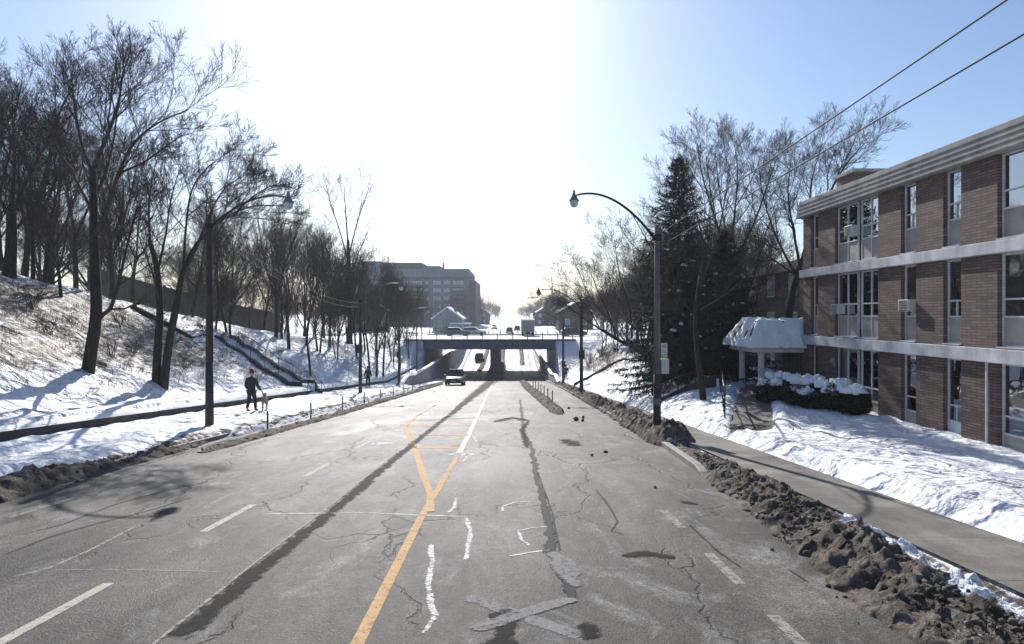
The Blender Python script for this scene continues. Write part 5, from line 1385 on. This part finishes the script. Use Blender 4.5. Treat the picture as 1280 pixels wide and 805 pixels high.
# ------------------------------------------------------------------ cars (length along y, front towards -y)
def car(label, paint, loc, rz=0., L=4.5, W=1.82, Hh=1.6, suv=True, cat='car', name='parked_car'):
    r_ = thing(name, label, cat, loc, rz)
    mb = MB(); n = 14
    st = [(-L / 2, .34, .62, .78), (-L / 2 + .12, .24, .80, .90), (-L / 2 + .6, .22, .90, .97), (-L * .22, .2, .98, 1.), (0, .2, 1.0, 1.), (L * .3, .2, 1.02, 1.), (L / 2 - .35, .24, 1.0, .97), (L / 2 - .06, .3, .94, .9), (L / 2, .42, .8, .82)]
    v = []
    for (y, zb, zt, hw) in st:
        w = W / 2 * hw
        for x, z in ((-w * .86, zb), (-w * .98, zb + .12), (-w, (zb + zt) / 2), (-w * .96, zt - .08), (-w * .82, zt), (w * .82, zt), (w * .96, zt - .08), (w, (zb + zt) / 2), (w * .98, zb + .12), (w * .86, zb)): v.append((x, y, z))
    k = 10; fs = [(j * k + i, j * k + (i + 1) % k, (j + 1) * k + (i + 1) % k, (j + 1) * k + i) for j in range(len(st) - 1) for i in range(k)]
    fs += [tuple(range(k)), tuple(range(len(st) * k - 1, (len(st) - 1) * k - 1, -1))]
    mb.add(v, fs, 0, True)
    y0, y1, y2, y3 = (-L * .22, -L * .06, L * .34, L * .46) if suv else (-L * .2, -L * .04, L * .2, L * .38)
    wb, wt = W / 2 * .9, W / 2 * .70
    c = [(-wb, y0, .96), (wb, y0, .96), (wb, y3, .99), (-wb, y3, .99), (-wt, y1, Hh), (wt, y1, Hh), (wt, y2, Hh - .02), (-wt, y2, Hh - .02)]
    mb.add(c, [(0, 1, 5, 4), (1, 2, 6, 5), (2, 3, 7, 6), (3, 0, 4, 7), (4, 5, 6, 7)], 0)
    recalc(mb.build('body', paint, r_, bevel=.03))
    def inset(q, s, out, name):
        q = [Vector(p) for p in q]; cc = sum(q, Vector()) / 4; nn = (q[1] - q[0]).cross(q[3] - q[0]).normalized()
        if nn.dot(cc - Vector((0, L * .1, 1.2))) < 0: nn = -nn
        m2 = MB(); P = [cc + (p - cc) * s + nn * out for p in q]; Q = [p - nn * (out + .02) for p in P]
        m2.add(P + Q, [(0, 1, 2, 3), (7, 6, 5, 4), (0, 4, 5, 1), (1, 5, 6, 2), (2, 6, 7, 3), (3, 7, 4, 0)]); recalc(m2.build(name, M['car_glass'], r_))
    inset([c[0], c[1], c[5], c[4]], .88, .012, 'windscreen'); inset([c[2], c[3], c[7], c[6]], .84, .012, 'rear_window')
    inset([c[1], c[2], c[6], c[5]], .84, .012, 'side_window'); inset([c[3], c[0], c[4], c[7]], .84, .012, 'side_window')
    for s in (-1, 1):
        for yy in (-L * .31, L * .30):
            Mx = Matrix.Translation((s * (W / 2 - .1), yy, .33)) @ Matrix.Rotation(PI / 2, 4, 'Y')
            mb = MB(); mb.lathe([(.17, -.11), (.30, -.11), (.335, -.07), (.335, .07), (.30, .11), (.17, .11)], 18, Mx); wh = mb.build('wheel', M['rubber'], r_)
            mb = MB(); mb.lathe([(0, .085), (.06, .09), (.17, .1)] if s > 0 else [(0, -.085), (.06, -.09), (.17, -.1)], 12, Mx); mb.build('rim', M['galv'], wh)
        mb = MB(); mb.box(s * W * .33 - .2, s * W * .33 + .2, -L / 2 - .0, -L / 2 + .16, .62, .76); mb.build('headlight', M['headlight'], r_, bevel=.03)
        mb = MB(); mb.box(s * W * .37 - .14, s * W * .37 + .14, L / 2 - .1, L / 2 + .015, .66, .92); mb.build('tail_light', M['taillight'], r_, bevel=.02)
        mb = MB(); mb.box(s * (W / 2 + .08) - .1, s * (W / 2 + .08) + .1, -L * .17 - .06, -L * .17 + .06, .98, 1.12); mb.build('wing_mirror', paint, r_, bevel=.03)
    mb = MB(); mb.box(-W * .2, W * .2, -L / 2 - .015, -L / 2 + .05, .5, .72); mb.build('grille', M['dark_metal'], r_)
    for ya, yb in ((-L / 2 - .04, -L / 2 + .1), (L / 2 - .1, L / 2 + .04)): mb = MB(); mb.box(-W * .45, W * .45, ya, yb, .3, .44); mb.build('bumper', M['dark_metal'], r_, bevel=.03)
    mb = MB(); mb.box(-.26, .26, -L / 2 - .05, -L / 2 - .041, .42, .53); mb.build('number_plate', M['sign'], r_)
    return r_
def on(x, y, dz=.006): return (x, y, R(y) + dz)
s1 = math.atan(.077)
c1 = car('dark sport utility car driving uphill towards the camera before the bridge', M['car_dark'], on(-6.1, 69), 0, 4.7, 1.9, 1.7, name='car'); c1.rotation_euler = (-s1, 0, 0)
c2 = car('dark navy car heading away beyond the bridge in the left lane', M['car_navy'], on(-6.3 + 0.0, 127), PI, 4.5, 1.85, 1.6, name='car')
c2.location.x = (599.5 - 640) / 800 * 127; c2.rotation_euler = (math.atan(.05), 0, PI)
car('dark car far off on the crest of the distant road', M['car_dark'], on(-.7, 182), PI, 4.5, 1.85, 1.6, name='car')
car('second dark car beside another on the distant crest', M['car_grey'], on(1.6, 196), PI, 4.6, 1.85, 1.65, name='car')
car('white car coming along the distant road left of centre', M['car_white'], on(-6.0, 215), 0, 4.5, 1.85, 1.5, name='car')
zc = -1.44
for (x, y, rz, p, lab) in ((-9.6, 112, 0.0, 'car_grey', 'grey car parked across the bridge deck near its left end'), (-6.8, 113.5, 0, 'car_white', 'pale car on the bridge deck left of the pier'), (10.6, 110, .15, 'car_dark', 'dark car waiting on the bridge deck at the right')):
    car(lab, M[p], (x, y, zc), rz + PI / 2, 4.5, 1.82, 1.5, name='car')
# box truck on the deck, seen from behind
tk = thing('box_truck', 'grey box truck on the bridge deck seen from behind', 'truck', ((660 - 640) / 800 * 110, 110, zc))
mb = MB(); mb.box(-1.15, 1.15, 0, 4.6, .75, 2.75); bxm = mb.build('cargo_box', M['truck_box'], tk, bevel=.04)
mb = MB()
for k in range(7): mb.box(-1.0, 1.0, -.025, -.002, .9 + k * .24, 1.11 + k * .24)
mb.build('roller_door', M['galv'], bxm)
mb = MB(); mb.box(-1.2, 1.2, -.04, 4.6, 2.752, 2.9); mb.build('snow_on_roof', M['snow'], bxm)
mb = MB(); mb.box(-1.0, 1.0, 4.7, 6.4, .55, 1.5); mb.add([(-1, 4.7, 1.502), (1, 4.7, 1.502), (1, 6.3, 1.502), (-1, 6.3, 1.502), (-.9, 4.75, 2.3), (.9, 4.75, 2.3), (.9, 5.7, 2.3), (-.9, 5.7, 2.3)], [(0, 1, 5, 4), (1, 2, 6, 5), (2, 3, 7, 6), (3, 0, 4, 7), (4, 5, 6, 7)])
mb.build('cab', M['car_white'], tk, bevel=.05)
mb = MB(); mb.box(-.45, .45, .2, 6.2, .5, .74); mb.build('chassis', M['dark_metal'], tk)
for s in (-1, 1):
    for yy in (1.1, 5.6):
        Mx = Matrix.Translation((s * .9, yy, .42)) @ Matrix.Rotation(PI / 2, 4, 'Y'); mb = MB(); mb.lathe([(.0, -.14), (.38, -.14), (.42, -.1), (.42, .1), (.38, .14), (.0, .14)], 16, Mx); mb.build('wheel', M['rubber'], tk)
    mb = MB(); mb.box(s * .95 - .12, s * .95 + .12, -.06, .02, .55, .7); mb.build('tail_light', M['taillight'], tk)
mb = MB(); mb.box(-1.1, 1.1, -.1, -.03, .36, .5); mb.build('bumper', M['dark_metal'], tk)

# ------------------------------------------------------------------ people and dog
def skin_obj(name, verts, edges, radii, mat, parent, sub=2, root=0):
    me = bpy.data.meshes.new(name); me.from_pydata([Vector(v) for v in verts], edges, [])
    o = bpy.data.objects.new(name, me); COL.objects.link(o)
    sk = o.modifiers.new('skin', 'SKIN'); sk.use_smooth_shade = True
    for i, r in enumerate(radii):
        sv = me.skin_vertices[0].data[i]; sv.radius = r if hasattr(r, '__len__') else (r, r); sv.use_root = (i == root)
    sm = o.modifiers.new('sub', 'SUBSURF'); sm.levels = sub; sm.render_levels = sub
    dg = bpy.context.evaluated_depsgraph_get(); m2 = bpy.data.meshes.new_from_object(o.evaluated_get(dg)); 
    o.modifiers.clear(); o.data = m2; m2.materials.clear(); m2.materials.append(mat); m2.name = name
    m2.polygons.foreach_set('use_smooth', [True] * len(m2.polygons))
    o.parent = parent; return o
def chain(V, E, Rr, frm, pts):
    prev = frm
    for p, r in pts:
        V.append(p); Rr.append(r); E.append((prev, len(V) - 1)); prev = len(V) - 1
    return prev
def person(label, loc, rz, stride=.16, armR=((.27, .02, 1.13), (.27, .14, .9)), armL=((-.27, -.06, 1.15), (-.2, .06, .95)), hat='hat', coat='coat', coat_len=.82, scale=1.):
    r_ = thing('person', label, 'person', loc, rz); r_.scale = (scale,) * 3
    # front is +y.  body: one skinned surface from the pelvis
    V = [(0, 0, .96)]; E = []; Rr = [(.14, .11)]
    ch_ = chain(V, E, Rr, 0, [((0, 0, 1.12), (.13, .1)), ((0, -.01, 1.32), (.16, .11)), ((0, 0, 1.44), (.11, .085))]); chest = ch_ - 1
    nk = chain(V, E, Rr, ch_, [((0, .005, 1.52), .058), ((0, .02, 1.58), .066), ((0, .025, 1.65), (.078, .098)), ((0, .015, 1.72), (.07, .085)), ((0, .01, 1.765), (.03, .04))])
    for s, (el, wr) in ((1, armR), (-1, armL)):
        w = chain(V, E, Rr, ch_, [((s * .19, 0, 1.43), .062), (el, .045), (wr, .032)])
        d = (Vector(wr) - Vector(el)).normalized(); wv = Vector(wr)
        pm = chain(V, E, Rr, w, [(tuple(wv + d * .08), (.038, .02))])
        sd = Vector((s, 0, 0))
        for q in range(4):
            off = Vector((0, (q - 1.5) * .021, 0)); L_ = (.07, .082, .078, .06)[q]
            p1 = wv + d * .1 + off; p2 = p1 + d * L_ * .55 + Vector((-s * .008, .004, 0)); p3 = p2 + d * L_ * .45 + Vector((-s * .022, .006, 0))
            chain(V, E, Rr, pm, [(tuple(p1), .0095), (tuple(p2), .009), (tuple(p3), .0075)])
        chain(V, E, Rr, w, [(tuple(wv + d * .045 + Vector((0, .035, 0))), .012), (tuple(wv + d * .085 + Vector((-s * .012, .055, 0))), .010), (tuple(wv + d * .115 + Vector((-s * .02, .055, 0))), .008)])
    for s, st_ in ((1, stride), (-1, -stride)):
        back = st_ < 0
        chain(V, E, Rr, 0, [((s * .095, 0, .9), .098), ((s * .1, st_ * .55 + .03, .5), .064), ((s * .1, st_ - (.05 if back else 0), .1 + (.03 if back else 0)), .045), ((s * .105, st_ + .04, .05), .045), ((s * .115, st_ + .15, .035), .036)])
    body = skin_obj('body', V, E, Rr, M['skin'], r_, 2)
    # face: nose, eyes, mouth, ears
    mb = MB(); mb.add([(-.014, .118, 1.645), (.014, .118, 1.645), (0, .145, 1.635), (0, .112, 1.685)], [(0, 1, 2), (0, 2, 3), (1, 3, 2), (0, 3, 1)]); mb.build('nose', M['skin'], body)
    for s in (-1, 1):
        mb = MB(); lump(mb, (s * .032, .108, 1.68), .011, 3.); mb.build('eye', M['hair'], body)
        mb = MB(); lump(mb, (s * .084, .02, 1.655), .022, 8.); mb.build('ear', M['skin'], body)
    mb = MB(); mb.box(-.024, .024, .108, .118, 1.605, 1.612); mb.build('mouth', M['red'], body)
    # coat
    V = [(0, 0, .98)]; E = []; Rr = [(.185, .15)]
    chain(V, E, Rr, 0, [((0, 0, coat_len), (.19, .15))])
    c_ = chain(V, E, Rr, 0, [((0, -.01, 1.16), (.18, .145)), ((0, -.02, 1.34), (.20, .15)), ((0, -.005, 1.45), (.14, .115))])
    chain(V, E, Rr, c_, [((0, .0, 1.52), (.085, .085)), ((0, .005, 1.56), (.08, .08))])
    for s, (el, wr) in ((1, armR), (-1, armL)): chain(V, E, Rr, c_, [((s * .2, 0, 1.42), .09), (el, .072), (tuple(Vector(el).lerp(Vector(wr), .95)), .052)])
    skin_obj('coat', V, E, Rr, M[coat], r_, 2)
    V = [(0, 0, .95)]; E = []; Rr = [(.165, .135)]
    for s, st_ in ((1, stride), (-1, -stride)):
        back = st_ < 0
        chain(V, E, Rr, 0, [((s * .1, 0, .86), .112), ((s * .1, st_ * .55 + .03, .5), .086), ((s * .1, st_ - (.05 if back else 0), .12 + (.03 if back else 0)), .07)])
    skin_obj('trousers', V, E, Rr, M['trouser'], r_, 2)
    for s, st_ in ((1, stride), (-1, -stride)):
        V = [(s * .1, st_ - (.04 if st_ < 0 else 0), .16)]; E = []; Rr = [.06]
        chain(V, E, Rr, 0, [((s * .102, st_, .07), (.06, .06)), ((s * .108, st_ + .1, .05), (.052, .045)), ((s * .114, st_ + .18, .042), (.045, .036))]); skin_obj('boot', V, E, Rr, M['rubber'], r_, 2)
    mb = MB(); mb.lathe([(.1, 1.685), (.108, 1.70), (.108, 1.735), (.1, 1.75), (.096, 1.79), (.07, 1.845), (.0, 1.862)], 16, Matrix.Translation((0, .012, 0))); mb.build('knit_hat', M[hat], r_)
    if hat == 'hat': mb = MB(); lump(mb, (0, .012, 1.875), .035, 4.); mb.build('pompom', M['hat'], r_)
    return r_
x, y = (314.5 - 640) / 800 * 28.2, 28.2
person('person in a black coat and rust red hat walking a dog on the left pavement', (x, y, T(x, y) + .0), -.25, .13, ((.27, .04, 1.13), (.33, .2, .92)), ((-.26, -.07, 1.15), (-.24, .08, .95)))
hand = Vector((x, y, T(x, y))) + Matrix.Rotation(-.25, 3, 'Z') @ Vector((.34, .25, .84))
x2, y2 = (331 - 640) / 800 * 28.6, 28.6; zd = T(x2, y2)
dg_ = thing('dog', 'shaggy tan grey dog on a leash beside the person on the left pavement', 'dog', (x2, y2, zd), PI + .35)
V = [(0, -.28, .50)]; E = []; Rr = [(.10, .12)]
ch1 = chain(V, E, Rr, 0, [((0, -.05, .49), (.105, .125)), ((0, .2, .47), (.125, .15)), ((0, .3, .52), (.10, .12))])
chain(V, E, Rr, ch1, [((0, .38, .64), (.075, .085)), ((0, .45, .73), (.085, .085)), ((0, .53, .72), (.065, .06)), ((0, .62, .685), (.042, .042)), ((0, .67, .675), (.034, .032))])
hd_ = len(V) - 4
for s in (-1, 1):
    chain(V, E, Rr, hd_, [((s * .055, .43, .8), (.03, .02)), ((s * .075, .43, .86), (.018, .012))])
    chain(V, E, Rr, ch1 - 1, [((s * .085, .22, .36), .055), ((s * .085, .19, .22), .038), ((s * .085, .21, .05), .028), ((s * .085, .26, .025), .03)])
    chain(V, E, Rr, 0, [((s * .085, -.26, .4), .075), ((s * .085, -.2, .27), .05), ((s * .085, -.33, .17), .03), ((s * .085, -.31, .05), .028), ((s * .085, -.26, .025), .03)])
chain(V, E, Rr, 0, [((0, -.38, .56), .035), ((0, -.48, .66), .032), ((0, -.5, .76), .025)])
db = skin_obj('dog_body', V, E, Rr, M['fur'], dg_, 2)
mb = MB(); lump(mb, (0, .7, .68), .022, 2.); mb.build('dog_nose', M['rubber'], dg_)
mb = MB(); mb.lathe([(.088, -.015), (.092, 0), (.088, .015)], 14, Matrix.Translation((0, .38, .63)) @ Matrix.Rotation(-.9, 4, 'X')); mb.build('collar', M['leash'], dg_)
col_ = Vector((x2, y2, zd)) + Matrix.Rotation(PI + .35, 3, 'Z') @ Vector((0, .36, .68))
mb = MB(); mid = hand.lerp(col_, .5) - Vector((0, 0, .08)); mb.tube([hand, mid, col_], .008, 5); tag(mb.build('leash', M['leash']), 'dark leash running from the hand of the dog walker to the dog', 'leash')
x, y = (460 - 640) / 800 * 55, 55
person('distant person in dark clothes walking past the second left lamp post', (x, y, T(x, y)), .15, .1, ((.26, .02, 1.12), (.25, .1, .9)), ((-.27, -.04, 1.13), (-.26, .06, .9)), 'hair', 'trouser', .74)
x, y = (707.5 - 640) / 800 * 77, 77
person('distant person on the right pavement next to the bridge parapet', (x, y, max(T(x, y), WR(y) + .01)), -.1, .14, hat='hair', coat_len=.7)

# birds
for (px, py, lab, rz) in ((193, 27, 'upper tiny dark bird flying high over the left trees', .6), (217, 48, 'lower tiny dark bird flying high over the left trees', -.4)):
    p = at(px, py, 60); b_ = thing('bird', lab, 'bird', tuple(p), rz)
    mb = MB(); mb.tube([(0, -.16, 0), (0, -.08, .01), (0, .02, .0), (0, .1, .02), (0, .15, .03)], [.012, .035, .05, .035, .01], 8); mb.build('bird_body', M['bird'], b_)
    for s in (-1, 1):
        mb = MB(); v = []
        for q, (dx, dz, c0, c1) in enumerate(((.03, .01, .06, -.06), (.14, .10, .06, -.05), (.26, .08, .03, -.05), (.34, .02, -.02, -.05))): v += [(s * dx, c0, dz), (s * dx, c1, dz), (s * dx, (c0 + c1) / 2, dz + .012)]
        mb.add(v, [(3 * i + a, 3 * i + (a + 1) % 3, 3 * i + 3 + (a + 1) % 3, 3 * i + 3 + a) for i in range(3) for a in range(3)]); recalc(mb.build('wing', M['bird'], b_))

# ------------------------------------------------------------------ air
HAZE = .00045
if HAZE:
    mb = MB(); mb.box(-700, 700, -70, 1250, -12, 34)
    hm = bpy.data.materials.new('pale_air'); hm.use_nodes = True; nt = hm.node_tree
    for n_ in list(nt.nodes):
        if n_.type != 'OUTPUT_MATERIAL': nt.nodes.remove(n_)
    pv = nt.nodes.new('ShaderNodeVolumePrincipled'); pv.inputs['Color'].default_value = (.80, .86, .95, 1); pv.inputs['Density'].default_value = HAZE; pv.inputs['Anisotropy'].default_value = .35
    nt.links.new(pv.outputs[0], nt.nodes['Material Output'].inputs['Volume'])
    hz = mb.build('haze', hm); tag(hz, kind='stuff'); hz.display_type = 'WIRE'

# ------------------------------------------------------------------ sky, sun, camera
ELEV, AZ = math.radians(31), math.radians(-10)          # AZ measured from +y towards +x
w = bpy.data.worlds.new('World'); SC.world = w; w.use_nodes = True; nt = w.node_tree
sk = nt.nodes.new('ShaderNodeTexSky'); sk.sky_type = 'NISHITA'; sk.sun_disc = False
sk.sun_elevation = ELEV; sk.sun_rotation = AZ; sk.air_density = 1.15; sk.dust_density = 1.0; sk.ozone_density = 2.6; sk.altitude = 50
tn = N(nt, 'ShaderNodeMix', data_type='RGBA', blend_type='MULTIPLY'); tn.inputs[0].default_value = 1.; nt.links.new(sk.outputs[0], tn.inputs[6]); tn.inputs[7].default_value = (.90, .98, 1.12, 1)
nt.links.new(tn.outputs[2], nt.nodes['Background'].inputs[0]); nt.nodes['Background'].inputs[1].default_value = .085
sl = bpy.data.lights.new('sun', 'SUN'); sl.energy = 4.6; sl.angle = math.radians(.53); sl.color = (1., .965, .92)
so = bpy.data.objects.new('sun', sl); COL.objects.link(so)
dv = Vector((math.sin(AZ) * math.cos(ELEV), math.cos(AZ) * math.cos(ELEV), math.sin(ELEV)))
so.rotation_euler = (-dv).to_track_quat('-Z', 'Y').to_euler(); so.location = (0, 0, 60)
cam = bpy.data.cameras.new('camera'); co = bpy.data.objects.new('camera', cam); COL.objects.link(co)
co.location = (0, 0, H0); co.rotation_euler = (PI / 2, 0, 0)
cam.sensor_width = 36; cam.lens = 36 * 800 / 1280; cam.shift_y = -9.5 / 1280; cam.clip_end = 8000; cam.clip_start = .05
SC.camera = co
SC.view_settings.view_transform = 'Standard'; SC.view_settings.look = 'None'; SC.view_settings.gamma = 1; SC.view_settings.exposure = 0.45
SC.cycles.max_bounces = 5; SC.cycles.diffuse_bounces = 3; SC.cycles.glossy_bounces = 2; SC.cycles.transmission_bounces = 2; SC.cycles.transparent_max_bounces = 8; SC.cycles.volume_bounces = 0
SC.cycles.use_denoising = True
